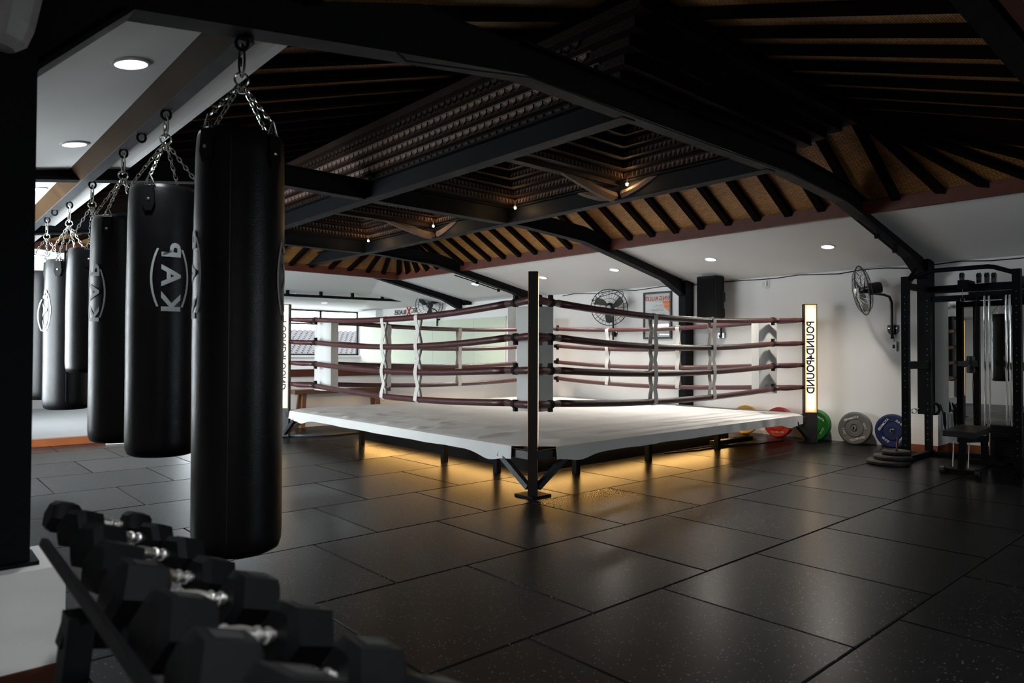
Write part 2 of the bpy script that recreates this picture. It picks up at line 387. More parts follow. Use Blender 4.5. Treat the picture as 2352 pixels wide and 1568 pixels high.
# end wall of the annex with its wide window
we = sgroup('wall_end'); mb = MB()
mb.box((XL-.15, YE, -.1), (5.3, YE+.15, 2.75)); mb.box((10.22, YE, -.1), (XW+.15, YE+.15, 2.6)); mb.box((5.3, YE, -.1), (10.22, YE+.15, 1.18)); mb.box((5.3, YE, 2.455), (10.22, YE+.15, 2.75))
mb.build('wall_face', 'white', we)
mb = MB(); mb.box((5.3, YE-.05, 1.13), (10.22, YE, 1.18)); mb.build('window_ledge', 'white', we)
w3 = sgroup('window_3'); mb = MB()
for x in (5.33, 7.4, 9.02, 10.19): mb.box((x-.03, YE+.03, 1.18), (x+.03, YE+.09, 2.455))
for z in (1.2, 2.06, 2.435): mb.box((5.3, YE+.03, z-.022), (10.22, YE+.09, z+.022))
mb.build('window_frame', 'frameblack', w3)
for a, b_ in ((5.33, 7.4), (7.4, 9.02), (9.02, 10.19)):
    mb = MB(); mb.raw([(a, YE+.06, 1.18), (b_, YE+.06, 1.18), (b_, YE+.06, 2.455), (a, YE+.06, 2.455)], [(0, 1, 2, 3)]); mb.build('window_pane', 'dimpane', w3)
# low parapet wall with its dark red cap, and the mirror wall left of it
wp = sgroup('wall_parapet'); mb = MB(); mb.box((4.55, 11.2, -.02), (XW, 11.34, .84)); mb.build('wall_face', 'white', wp)
t1 = sgroup('trim_1'); mb = MB(); mb.box((4.55, 11.16, .84), (10.02, 11.38, .965)); mb.build('parapet_cap', 'redwood', t1, bevel=.01)
t1 = sgroup('trim_2'); mb = MB(); mb.box((10.21, 13.65, .84), (XW, YE, .96)); mb.box((3.6, YE-.06, .64), (10.2, YE-.001, .78)); mb.build('sill_board', 'redwood', t1)
t3 = sgroup('trim_3'); mb = MB(); mb.box((XL, 10.93, 0), (4.55, 11.06, .095)); mb.build('wooden_sill', 'base', t3, bevel=.006)
# mirrors
t = thing('wall_mirror_panel', 'tall frameless mirror on the right wall behind the squat rack', 'mirror', (10.24, 1.0, .2))
for i in range(3):
    a = 2.93-i*1.25; mb = MB(); mb.box((10.235, a-1.245, .2), (10.249, a, 2.02)); mb.build('mirror_pane', 'mirror', t)
# ceilings: white sloping soffits round the timber roof
EX0, EX1, EY0, EY1, EZ = 1.5, 8.1, .8, 12.75, 2.9
cw = sgroup('ceiling_white')
def slab(parent, name, pts, m, d=(0, 0, .05)):
    mb = MB(); mb.prism(pts, d); return mb.build(name, m, parent)
zr = lambda x: 2.47+.195*(XW-x)
zl = lambda x: 2.5+.195*(x-XL)
ze = lambda y: 2.47+.09*(YE-y)
slab(cw, 'soffit_right', [(XW, YB, zr(XW)), (XW, YE, zr(XW)), (7.79, 12.9, zr(7.79)), (8.10, 12.9, zr(8.10)), (8.10, YB, zr(8.10))], 'soffit')
slab(cw, 'soffit_left', [(XL, YB, zl(XL)), (.44, YB, zl(.44)), (.44, 3.17, zl(.44)), (1.48, 3.17, zl(1.48)), (1.48, 12.9, zl(1.48)), (XL, YE, zl(XL))], 'soffit')
slab(cw, 'soffit_end', [(XL, YE, ze(YE)), (1.55, 12.9, ze(12.9)), (7.79, 12.9, ze(12.9)), (XW, YE, ze(YE))], 'soffit')
slab(cw, 'soffit_near', [(.44, YB, 2.90), (8.1, YB, 2.90), (8.1, EY0, 2.92), (1.5, EY0, 2.92), (1.5, 3.1, 2.92), (.44, 3.1, 2.90)], 'rafter')
# roof cover above everything, keeps daylight out
mb = MB(); mb.box((XL-.4, YB-.4, 5.4), (XW+.4, YE+.4, 5.5)); ro = struct(mb.build('ceiling_roof', 'rafter'))
for a, b_ in (((XL-.4, YB-.4, 2.4), (XL-.16, YE+.4, 5.4)), ((XW+.16, YB-.4, 2.4), (XW+.4, YE+.4, 5.4)), ((XL-.16, YB-.4, 2.6), (XW+.16, YB-.16, 5.4)), ((XL-.16, YE+.16, 2.46), (XW+.16, YE+.4, 5.4))):
    mb = MB(); mb.box(a, b_); mb.build('roof_side', 'rafter', ro)
# timber roof: matting, rafters, eave beams
CX0, CX1, CY0, CY1, CZ = 3.55, 6.95, 2.75, 10.9, 3.56
ct = sgroup('ceiling_timber')
E4 = [(EX0, EY0, EZ), (EX1, EY0, EZ), (EX1, EY1, EZ), (EX0, EY1, EZ)]; C4 = [(CX0, CY0, CZ), (CX1, CY0, CZ), (CX1, CY1, CZ), (CX0, CY1, CZ)]
for i in range(4):
    j = (i+1) % 4
    e0, e1, c0_, c1_ = map(Vector, (E4[i], E4[j], C4[i], C4[j]))
    n = (e1-e0).cross(c0_-e0).normalized(); ux = (e1-e0).normalized(); uy = n.cross(ux)
    R = Matrix((ux, uy, n)).transposed()
    mb = MB(); off = n*.060 if n.z > 0 else -n*.060
    P = [R.transposed() @ (p-e0) for p in (e0, e1, c1_, c0_)]
    mb.raw(P, [(0, 1, 2, 3)]); o = mb.build('woven_mat', 'mat', ct, world=False); o.matrix_local = Matrix.Translation(e0+off) @ R.to_4x4()
    mb = MB()
    if i == 3: mb.bar(e0, Vector((EX0, 3.2, EZ)), .05, .07); mb.build('eave_beam', 'soffit', ct)
    else: mb.bar(e0, e1, .07, .15); mb.build('eave_beam', 'redwood', ct)
def rafter(e, c):
    e, c = Vector(e), Vector(c); d = c-e; L = d.length
    key = 'raf'
    if key not in tile_cache:
        mb = MB(); mb.box((0, -.043, -.028), (1, .043, .03)); tile_cache[key] = mb.build('rafter', 'rafter', ct, world=False); o = tile_cache[key]
    else: o = inst(tile_cache[key], ct)
    x = d.normalized(); y = Vector((0, 0, 1)).cross(x).normalized(); z = x.cross(y)
    o.matrix_local = Matrix.Translation(e+Vector((0, 0, .03))) @ Matrix((x, y, z)).transposed().to_4x4() @ Matrix.Diagonal((L, 1, 1, 1))
for (ex, cx) in ((EX0, CX0), (EX1, CX1)):
    n = 21
    for i in range(n): y = CY0+.05+(CY1-CY0-.1)*i/(n-1); rafter((ex, y, EZ), (cx, y, CZ))
    for ey, cy, m_ in ((EY0, CY0, 5), (EY1, CY1, 5)):
        for i in range(1, m_+1): rafter((ex, cy+(ey-cy)*i/m_, EZ), (cx, cy, CZ))
for (ey, cy) in ((EY0, CY0), (EY1, CY1)):
    n = 9
    for i in range(n): x = CX0+.05+(CX1-CX0-.1)*i/(n-1); rafter((x, ey, EZ), (x, cy, CZ))
    for ex, cx, m_ in ((EX0, CX0, 5), (EX1, CX1, 3)):
        for i in range(1, m_): rafter((cx+(ex-cx)*i/m_, ey, EZ), (cx, cy, CZ))
# stepped carved fascia of the core, outside tiers
TZ0 = 3.16
core = sgroup('ceiling_core')
BX0, BX1, BY0, BY1 = 3.97, 6.5, 3.3, 10.5   # bottom of the stepped frame
NT = 6
def ring_frame(name, x0, y0, x1, y1, z0, z1, w, m):
    mb = MB()
    mb.box((x0, y0, z0), (x1, y0+w, z1)); mb.box((x0, y1-w, z0), (x1, y1, z1)); mb.box((x0, y0+w, z0), (x0+w, y1-w, z1)); mb.box((x1-w, y0+w, z0), (x1, y1-w, z1))
    return mb.build(name, m, core)
for k in range(NT):
    f = k/(NT-1); z0 = TZ0+(CZ-TZ0)*k/NT; z1 = TZ0+(CZ-TZ0)*(k+1)/NT
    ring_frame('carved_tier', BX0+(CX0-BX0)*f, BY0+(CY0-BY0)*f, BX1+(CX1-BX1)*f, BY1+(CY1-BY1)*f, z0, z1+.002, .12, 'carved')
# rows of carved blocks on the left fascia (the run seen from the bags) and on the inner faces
for k, (pitch, mm_, dep) in enumerate(((.10, 'carved', .014), (.105, 'carvedlit', .016), (.095, 'carvedlit', .018), (.10, 'carvedlit', .016), (.09, 'carved', .014))):
    f = k/(NT-1); x = BX0+(CX0-BX0)*f; z0 = TZ0+(CZ-TZ0)*(k+.12)/NT; z1 = TZ0+(CZ-TZ0)*(k+.88)/NT
    mb = MB(); y = BY0+.05
    while y < BY1-.1:
        w = pitch*.84; zc = z0+(z1-z0)*.45
        sh = [(y, z1), (y, zc), (y+w*.5, z0), (y+w, zc), (y+w, z1)]; q = dep*.35
        mb.raw([(x-dep, a_, b_) for a_, b_ in sh]+[(x+.01, a_, b_) for a_, b_ in sh]+[(x-q, y+w*.5, zc)], [(0, 1, 10), (1, 2, 10), (2, 3, 10), (3, 4, 10), (4, 0, 10)]+[(i, (i+1) % 5, 5+(i+1) % 5, 5+i) for i in range(5)])
        y += pitch
    mb.box((x-dep-.006, BY0, z1+.002), (x, BY1, z1+.010))
    o = mb.build('carved_blocks', mm_, core); o['kind'] = 'stuff'
# four carved coffers that step up and inwards, with a small lamp in each
GY = [(3.34, 4.95), (5.05, 6.72), (6.98, 8.45), (8.55, 10.4)]
def leaf_row(mb, p0, p1, nrm, z0, z1, dep):   # a row of small pointed leaves along a tier edge
    p0, p1, nrm = Vector(p0), Vector(p1), Vector(nrm); d = p1-p0; n = max(2, int(d.length/.055)); 
    for i in range(n):
        a = p0+d*(i+.08)/n; b_ = p0+d*(i+.92)/n; c = (a+b_)/2; j = random.uniform(.6, 1.3)
        mb.raw([(a.x, a.y, z1), (b_.x, b_.y, z1), (c.x+nrm.x*dep*j, c.y+nrm.y*dep*j, z0-.008*j), (c.x+nrm.x*dep*.4, c.y+nrm.y*dep*.4, z1)], [(0, 2, 3), (3, 2, 1), (0, 1, 2)])
for gi, (y0, y1) in enumerate(GY):
    x0, x1 = 4.02, 6.06; n = 7
    for k in range(n):
        z0 = 3.17+.075*k; z1 = z0+.075; ins = .11*k*(1 if k < 7 else 1); w = .13
        a0, a1, b0, b1 = x0+ins, x1-ins, y0+ins*.86, y1-ins*.86
        if a1-a0 < .3 or b1-b0 < .28: break
        ring_frame('coffer_tier', a0-.05, b0-.05, a1+.05, b1+.05, z0, z1, w+.04, 'carved')
        mb = MB(); i_ = w-.01
        leaf_row(mb, (a0+i_, b1-i_, 0), (a1-i_, b1-i_, 0), (0, -1, 0), z0, z1-.02, .022)
        leaf_row(mb, (a1-i_, b0+i_, 0), (a1-i_, b1-i_, 0), (-1, 0, 0), z0, z1-.02, .022)
        leaf_row(mb, (a0+i_, b0+i_, 0), (a0+i_, b1-i_, 0), (1, 0, 0), z0, z1-.02, .022)
        o = mb.build('carved_leaves', 'carvedlit', core); o['kind'] = 'stuff'
    mb = MB(); mb.box((a0-.02, b0-.02, z1), (a1+.02, b1+.02, z1+.02)); mb.build('coffer_top', 'carved', core)
for y in (5.0, 8.5):    # cross beams with curved carved brackets
    mb = MB(); mb.box((4.0, y-.05, 3.12), (6.06, y+.05, 3.3)); mb.build('cross_beam', 'carved', core)
    for s in (-1, 1):
        pts = [(6.02, y+s*(.1+.75*u), 3.02+.30*(u**1.5)) for u in [i/8 for i in range(9)]]
        mb = MB(); mb.tube(pts, [.05-.028*i/8 for i in range(9)], 6); mb.build('carved_bracket', 'carvedlit', core)
    pts = [(6.0-1.1*u, y, 3.0+.22*(u**1.4)) for u in [i/8 for i in range(9)]]
    mb = MB(); mb.tube(pts, [.06-.03*i/8 for i in range(9)], 6); mb.build('carved_bracket', 'carvedlit', core)
LAMPN = ['second coffer from the near steel frame', 'coffer nearest the camera', 'third coffer, beyond the middle steel frame', 'farthest coffer']
for (x, y), nm in zip(((5.88, 6.53), (5.96, 4.79), (5.85, 8.28), (5.83, 10.1)), ('second roof coffer', 'nearest roof coffer', 'third roof coffer', 'farthest roof coffer')):
    t = thing('ceiling_spot', 'tiny warm glowing spot in the corner of the '+nm, 'lamp', (x, y, 3.1), 'warm spots under the carved coffers')
    mb = MB(); mb.tube([(x, y, 3.115), (x, y, 3.2)], .006, 6); mb.lathe([(0, .03), (.022, .028), (.024, .012), (0, .012)], 12, (x, y, 3.1)); mb.build('lamp_holder', 'fanblack', t, smooth=True)
    mb = MB(); mb.lathe([(0, -.014), (.012, -.008), (.015, 0), (.012, .008), (0, .012)], 12, (x, y, 3.1)); mb.build('bulb', 'bulb', t, smooth=True)
    l = bpy.data.lights.new('spot_light', 'POINT'); l.energy = 1.6; l.color = (1, .62, .28); l.shadow_soft_size = .02
    lo = bpy.data.objects.new('spot_light', l); COL.objects.link(lo); lo.parent = t; lo.location = (-.05, -.05, .02)

# ------------------------------------------------------------------ black steel frames
PROF = [(.385, 2.30), (.705, 2.635), (1.95, 2.825), (2.85, 2.955), (6.3, 2.955), (7.5, 2.88), (9.45, 2.475), (10.0, 2.24)]
def steel_frame(Y, xs=None, z_left=.47, z_right=.48, left=True):
    g = sgroup('wall_frame' if False else 'ceiling_steel_frame', (0, Y, 0))
    P = [p for p in PROF if xs is None or p[0] >= xs]
    if xs is not None and P[0][0] > xs: 
        P = [(xs, 2.955)]+P
    top = []
    for i, (x, z) in enumerate(P): top.append((x, max(z, 2.46)+(.34 if i < 3 else .21) if 0 < i < len(P)-1 else z+.40))
    mb = MB(); mb.prism([(x, Y-.012, z) for x, z in P]+[(x, Y-.012, z) for x, z in top[::-1]], (0, .024, 0)); mb.build('beam_web', 'steel', g)
    for i in range(len(P)-1):
        (x0, z0), (x1, z1) = P[i], P[i+1]; mb = MB(); mb.bar((x0, Y, z0+.008), (x1, Y, z1+.008), .135, .016); mb.build('bottom_flange', 'steel', g)
        (x0, z0), (x1, z1) = top[i], top[i+1]
        if i < 3: continue
        mb = MB(); mb.bar((x0, Y, z0), (x1, Y, z1), .135, .016); mb.build('top_flange', 'steel', g)
    if left:
        mb = MB(); mb.box((.08, Y-.068, z_left), (.385, Y+.068, 2.75)); mb.build('column', 'steel', g, bevel=.004)
        mb = MB(); mb.box((.03, Y-.10, z_left), (.41, Y+.10, z_left+.014)); mb.build('base_plate', 'steel', g)
    mb = MB(); mb.box((10.0, Y-.068, z_right), (10.235, Y+.068, 2.5)); mb.build('column', 'steel', g, bevel=.004)
    return g
steel_frame(3.155)
steel_frame(6.85, z_left=0, z_right=.0)
steel_frame(10.54, xs=.6, z_right=0, left=False)
g = steel_frame(12.97, xs=1.0, z_right=2.39, left=False)
for x, nm in ((3.95, 0), (6.03, 0)):   # long beams under the core
    g = sgroup('ceiling_long_beam'); mb = MB(); mb.box((x-.012, 3.16, 2.96), (x+.012, 12.9, 3.15)); mb.build('beam_web', 'steel', g)
    mb = MB(); mb.box((x-.07, 3.16, 2.95), (x+.07, 12.9, 2.966)); mb.build('bottom_flange', 'steel', g)
    mb = MB(); mb.box((x-.07, 3.16, 3.14), (x+.07, 12.9, 3.156)); mb.build('top_flange', 'steel', g)
# frame just in front of the near one, only its end shows at the top right
g = sgroup('ceiling_steel_brace'); mb = MB(); mb.bar((3.3, .93, 2.90), (5.4, .93, 2.84), .12, .12); mb.build('brace_bar', 'steel', g)
# bag beam
g = sgroup('ceiling_bag_beam'); mb = MB(); mb.box((1.162, 3.2, 2.689), (1.238, 10.5, 2.696)); mb.build('bottom_strip', 'flange', g)
mb = MB(); mb.prism([(1.236, 3.2, 2.696), (1.164, 3.2, 2.696), (1.085, 3.2, 2.785), (1.085, 3.2, 2.87), (1.236, 3.2, 2.87)], (0, 7.3, 0)); mb.build('beam_body', 'beam', g, bevel=.012, smooth=True, sharp=40)
# cable along the wall, wire along frame 1
t = tag(MB().build('cable_dummy', 'ink'), 'x', 'cable'); bpy.data.objects.remove(t)
mb = MB(); pts = []
for i in range(40):
    y = 9.9-i*.31; pts.append((XW-.012, y, 2.440+.012*math.sin(i*1.7)+(.008 if i % 3 else -.006)))
mb.tube(pts, .008, 6); tag(mb.build('wall_cable', 'ink'), 'thin black cable running along the top of the right wall', 'cable')
mb = MB(); mb.tube([(1.93, 3.09, 2.83), (2.0, 3.08, 2.79), (2.9, 3.08, 2.945), (4.5, 3.08, 2.935), (6.3, 3.08, 2.94), (7.5, 3.08, 2.865), (7.9, 3.08, 2.79)], .006, 6)
tag(mb.build('beam_cable', 'ink'), 'thin cable clipped under the nearest black steel frame', 'cable')
for Y, nm in ((3.155, 'nearest'), (10.54, 'third')):
    t = thing('pull_rod', 'short black rod with two knobs under the %s steel frame' % nm, 'rod', (8.6, Y, 2.6))
    mb = MB(); mb.tube([(7.95, Y, 2.735), (8.3, Y, 2.67), (9.05, Y, 2.515)], .011, 8); mb.build('rod_bar', 'steel', t)
    for x, z in ((8.5, 2.628), (9.05, 2.515)):
        mb = MB(); mb.lathe([(0, -.03), (.028, -.026), (.032, 0), (.028, .026), (0, .03)], 12, (x, Y, z)); mb.build('knob', 'steel', t, smooth=True)

# ------------------------------------------------------------------ downlights
RN = Vector((.195, 0, 1)).normalized(); LN = Vector((-.195, 0, 1)).normalized(); EN = Vector((0, .09, 1)).normalized()
DL = [((9.184, 4.025), RN, 'recessed round downlight in the right ceiling slope, nearest the squat rack'), ((9.163, 5.77), RN, 'recessed round downlight in the right ceiling slope above the wall loudspeaker'),
      ((9.145, 7.623), RN, 'recessed round downlight in the right ceiling slope above the framed poster and middle fan'), ((9.132, 9.35), RN, 'recessed round downlight just right of the top of the nearest ring post'),
      ((9.063, 11.312), RN, 'recessed round downlight between the third and fourth steel frames'), ((8.973, 14.258), EN, 'recessed round downlight in the annex ceiling above the reversed wall lettering'),
      ((8.51, 17.0), EN, 'recessed round downlight farthest back, above the far window'), ((7.207, 15.996), EN, 'recessed round downlight in the annex ceiling beside the black track bar'),
      ((.90, 3.994), LN, 'large bright downlight in the left ceiling slope above the punching bags, nearest one'), ((.96, 5.87), LN, 'bright downlight in the left ceiling slope, second of the row above the bags'),
      ((.965, 7.74), LN, 'bright downlight in the left slope, half hidden by the near left column'), ((.97, 9.6), LN, 'downlight in the left slope near the far opening'),
      ((.87, .25), Vector((0, 0, 1)), 'downlight in the dark ceiling just behind the camera'), ((9.18, .3), Vector((0, 0, 1.0)), 'added fill downlight at the right behind the squat rack, out of sight'), ((9.0, -1.7), Vector((0, 0, 1.0)), 'added fill downlight at the right well behind the camera'), ((5.0, -2.2), Vector((0, 0, 1.0)), 'added fill downlight in the middle of the ceiling behind the camera'),  # last three on this line: unseen, added as fill for camera-facing sides
      ((.87, -1.6), Vector((0, 0, 1)), 'downlight in the dark ceiling well behind the camera'),
      ((1.77, 13.9), EN, 'downlight in the annex ceiling at the left edge, just above the last bags')]
def zof(n, x, y): return zr(x) if n is RN else (zl(x) if n is LN else (ze(y) if n is EN else 2.90))
mb = MB(); mb.lathe([(.092, .0), (.092, -.008), (.078, -.010), (.076, .004)], 28); dl_ring = mb.build('trim_ring', 'plastic', None, smooth=True)
mb = MB(); mb.lathe([(.0, -.006), (.074, -.006), (.077, -.003)], 28); dl_lens = mb.build('light_lens', 'lens', None)
first = True
for (x, y), n, lab in DL:
    t = thing('downlight', lab, 'light', (x, y, zof(n, x, y)), 'recessed ceiling downlights')
    t.rotation_euler = n.to_track_quat('Z', 'Y').to_euler()
    for src in (dl_ring, dl_lens):
        o = src if first else inst(src); o.parent = t
    first = False
    l = bpy.data.lights.new('downlight_lamp', 'SPOT'); l.energy = 4*DOWN_W*((1.75 if y < 5 else 1.9 if y < 7 else 2.2) if n is RN else (3.4 if x > 4 else 2.5) if n.z == 1 else .6 if n is LN else 1.5); l.color = (1.0, .93, .84) if n is RN else (.93, .97, 1.0); l.shadow_soft_size = .07; l.spot_size = math.radians(138); l.spot_blend = 1.0
    lo = bpy.data.objects.new('downlight_lamp', l); COL.objects.link(lo); lo.parent = t; lo.location = (0, 0, -.03)
# track bar in the annex
t = thing('ceiling_track', 'long black ceiling track bar in the white annex ceiling', 'track', (8.2, 15.3, 2.6))
mb = MB(); mb.bar((5.9, 15.65, 2.595), (9.85, 15.18, 2.60), .05, .06); mb.build('track_bar', 'steel', t)
for f in (.24, .44, .64, .84, .97):
    x, y = 5.9+3.95*f, 15.65-.47*f; mb = MB(); mb.box((x-.03, y-.03, 2.62), (x+.03, y+.03, ze(y))); mb.build('track_stub', 'steel', t)

# ================================================================== BOXING RING
ring = thing('boxing_ring', 'raised boxing ring with grey canvas, maroon ropes and glowing lettered corner posts', 'boxing ring', (7.0, 7.2, 0))
PN, PR, PF, PL = Vector((4.23, 4.45, 0)), Vector((9.74, 4.53, 0)), Vector((9.84, 10.01, 0)), Vector((4.33, 9.93, 0))
PO = [PN, PR, PF, PL]; CEN = sum(PO, Vector())/4
DIAG = [(CEN-p).normalized() for p in PO]     # inward along each diagonal
# canvas
def lerp(a, b_, t_): return a+(b_-a)*t_
per = []; CUT = .27; NS = 104
for i in range(4):
    a, b_ = PO[i], PO[(i+1) % 4]; d = (b_-a).normalized(); out = Vector((d.y, -d.x, 0))
    for k in range(NS+1):
        s = CUT+((b_-a).length-2*CUT)*k/NS
        e_ = min(s, (b_-a).length-s); per.append((a+d*s+out*.02, out, e_, s, i))
mb = MB(); NR = 64; rings = []
def wrink(p, e):
    v = noise.noise(Vector((p.x*1.1, p.y*5.5, 3)))*.5+noise.noise(Vector((p.x*3.1+p.y*2, p.y*9-p.x*1.5, 1)))*.5
    amt = 1.0 if p.x > 6.2 else 1.0+1.3*min(1, (6.2-p.x)/1.2)
    return (max(0, v-.10))*.036*amt
for r in range(NR+1):
    f = 1-(r/NR)**1.0*.985; row = []
    for p, out, e_, s, i in per:
        q = CEN+(p-CEN)*f; z = .412+(wrink(q, e_) if r > 1 else 0)-(.006 if r == 0 else 0)
        row.append(mb.bm.verts.new((q.x, q.y, z)))
    rings.append(row)
n = len(per)
for A, B in zip(rings, rings[1:]):
    for k in range(n): mb.bm.faces.new((A[k], A[(k+1) % n], B[(k+1) % n], B[k]))
mb.bm.faces.new(rings[-1]); prev = rings[0]
for lev in (1, 2, 3):
    row = []
    for j, (p, out, e_, s, i) in enumerate(per):
        drop = .105+.010*noise.noise(Vector((s*2.2, i*7.1, 0)))+.055*math.exp(-((e_-.62)/.20)**2)+.012*math.exp(-(e_/.4)**2)
        wv = .010*lev/3*math.sin(s*17+i)*noise.noise(Vector((s*1.3, i*3, 5)))*2+(.014*lev/3*math.sin(s*55) if e_ < .5 else 0)
        q = p+out*(.004*lev+wv) - (out*.02*lev/3 if e_ > .5 else Vector())
        row.append(mb.bm.verts.new((q.x, q.y, .408-drop*lev/3)))
    for k in range(n):
        if (k+1) % (NS+1) == 0: continue   # open at the cut corners
        mb.bm.faces.new((prev[k], prev[k+1], row[k+1], row[k]))
    prev = row
mb.build('canvas', 'canvas', ring, smooth=True, sharp=50)
# printed square outline on the canvas
mb = MB()
# deck and steel under it
mb = MB(); mb.prism([(p.x, p.y, .375) for p in [PN+DIAG[0]*.10, PR+DIAG[1]*.10, PF+DIAG[2]*.10, PL+DIAG[3]*.10]], (0, 0, .028)); mb.build('deck_board', 'deck', ring)
for i in range(4):
    a, b_ = PO[i], PO[(i+1) % 4]; d = (b_-a).normalized(); inn = Vector((-d.y, d.x, 0))
    mb = MB(); mb.bar(a+inn*.035+d*.03+Vector((0, 0, .338)), b_+inn*.035-d*.03+Vector((0, 0, .338)), .05, .07); mb.build('frame_tube', 'bluesteel', ring)
    mb = MB(); mb.bar(a+inn*.82+d*.82+Vector((0, 0, .187)), b_+inn*.82-d*.82+Vector((0, 0, .187)), .03, .370); mb.build('base_board', 'steel', ring)
    mb = MB(); mb.bar(a+inn*.797+d*.84+Vector((0, 0, .190)), b_+inn*.797-d*.84+Vector((0, 0, .190)), .012, .012); mb.build('led_strip', 'led', ring)
    L = (b_-a).length
    for s in ((1.10, 2.35, 3.85) if i == 0 else (1.5, 3.45, 4.4)):
        q = a+d*s+inn*.48; mb = MB(); mb.box((q.x-.03, q.y-.03, 0), (q.x+.03, q.y+.03, .374)); mb.build('support_leg', 'steel', ring)
# posts
PH = 1.97
for i, p in enumerate(PO):
    c = DIAG[i]; tng = Vector((-c.y, c.x, 0))
    z0, z1 = .43, PH-.012
    post = None
    mb = MB(); mb.obox((p.x, p.y, PH/2), c*.09, tng*.0425, Vector((0, 0, PH/2))); post = mb.build('corner_post', 'postwood', ring, bevel=.004)
    mb = MB(); mb.obox((p.x, p.y, .006), Vector((.115, 0, 0)), Vector((0, .115, 0)), Vector((0, 0, .006))); mb.build('foot_plate', 'steel', ring)
    for s in (-1, 1):
        o_ = p+tng*s*.0445; hw = .078
        bmx = MB(); bm = bmx.bm; uvl = bm.loops.layers.uv.new('UVMap')
        vs = [bm.verts.new(o_+c*a+Vector((0, 0, z))) for a, z in ((-hw, z0), (hw, z0), (hw, z1), (-hw, z1))]
        bk = [bm.verts.new(v.co-tng*s*.0018) for v in vs]
        fc = bm.faces.new(vs)
        for lp, u in zip(fc.loops, ((0, 0), (1, 0), (1, 1), (0, 1))): lp[uvl].uv = u
        for q in range(4): bm.faces.new((vs[q], vs[(q+1) % 4], bk[(q+1) % 4], bk[q]))
        lpn = bmx.build('lit_panel', 'sign', post)
        mb = MB(); o2 = p+tng*s*.0468
        hdir = tng.cross(Vector((0, 0, 1)))*s     # to the viewer's right when facing the panel
        hdir = Vector((0, 0, 1)).cross(tng*s)
        # reversed lettering reading down the post
        mb.text('POUND4POUND', lambda x, y: o2+hdir*(-y)+Vector((0, 0, 1.21-x*.90)), .150, bold=.03)
        mb.build('lettering', 'postwood', post)
    # diagonal braces along both sides
    for q in (PO[(i+1) % 4], PO[i-1]):
        d = (q-p).normalized(); mb = MB(); mb.bar(p+d*.06+Vector((0, 0, .06)), p+d*.46+Vector((0, 0, .32)), .05, .05); mb.build('diagonal_brace', 'bluesteel', ring)
# corner pads: five-sided bolsters strapped inside each post
for i, p in enumerate(PO):
    c = DIAG[i]; tng = Vector((-c.y, c.x, 0)); o_ = p+c*(.52 if i == 0 else .60)
    prof = [(-.175, .165), (-.175, .02), (0, -.14), (.175, .02), (.175, .165)]
    mb = MB(); mb.prism([o_+tng*a+c*b_+Vector((0, 0, .70)) for a, b_ in prof], (0, 0, 1.0)); mb.build('corner_pad', 'pad', ring, bevel=.02, smooth=True, sharp=60)
# ropes
RZ = (1.73, 1.40, 1.09, .775)
INS = (.185, .24, .24, .24)
def inset(i, t_, z, sag):   # point on side i between the pads
    a, b_ = PO[i], PO[(i+1) % 4]; d = (b_-a).normalized(); inn = Vector((-d.y, d.x, 0))
    A = a+d*.52+inn*INS[i]; B = b_-d*.58+inn*INS[(i+1) % 4]
    q = lerp(A, B, t_)+inn*(.06*4*t_*(1-t_)); return Vector((q.x, q.y, z-sag*4*t_*(1-t_)))
for i in range(4):
    a, b_ = PO[i], PO[(i+1) % 4]
    for k, z in enumerate(RZ):
        zn = z+(.0 if k else .0)
        core_pts = [inset(i, .0+t_/20, zn, .065+.01*(k == 1)) for t_ in range(21)]
        mb = MB(); mb.tube(core_pts, .036, 10); rp_ = mb.build('rope', 'rope', ring, smooth=True, sharp=180)
        for e, (pp, q, q2) in enumerate(((a+DIAG[i]*.095, core_pts[0], core_pts[1]), (b_+DIAG[(i+1) % 4]*.095, core_pts[-1], core_pts[-2]))):
            pz = Vector((pp.x, pp.y, zn+.012))
            mid = lerp(pz, q, .55)+Vector((0, 0, -.006)); 
            mb = MB(); mb.tube([pz, lerp(pz, mid, .5), mid, lerp(mid, q, .6), q+(q2-q)*.02], [.028, .036, .035, .031, .036], 9); mb.build('rope_sleeve', 'rope', rp_, smooth=True, sharp=180)
            near = (i, e) in ((0, 0), (3, 1))
            s0 = lerp(pz, q, .66)+Vector((0, 0, -.004)) if near else q+(q2-q).normalized()*.03; dd = (q-pz).normalized() if near else (q2-q).normalized(); mb = MB()
            mb.tube([s0-dd*.025, s0+dd*.025], .042, 10); mb.bar(s0, s0+Vector((0, 0, -.07 if (k+i+e) % 2 else .07)), .035, .04, up=dd); mb.build('rope_strap', 'strapblack', rp_)
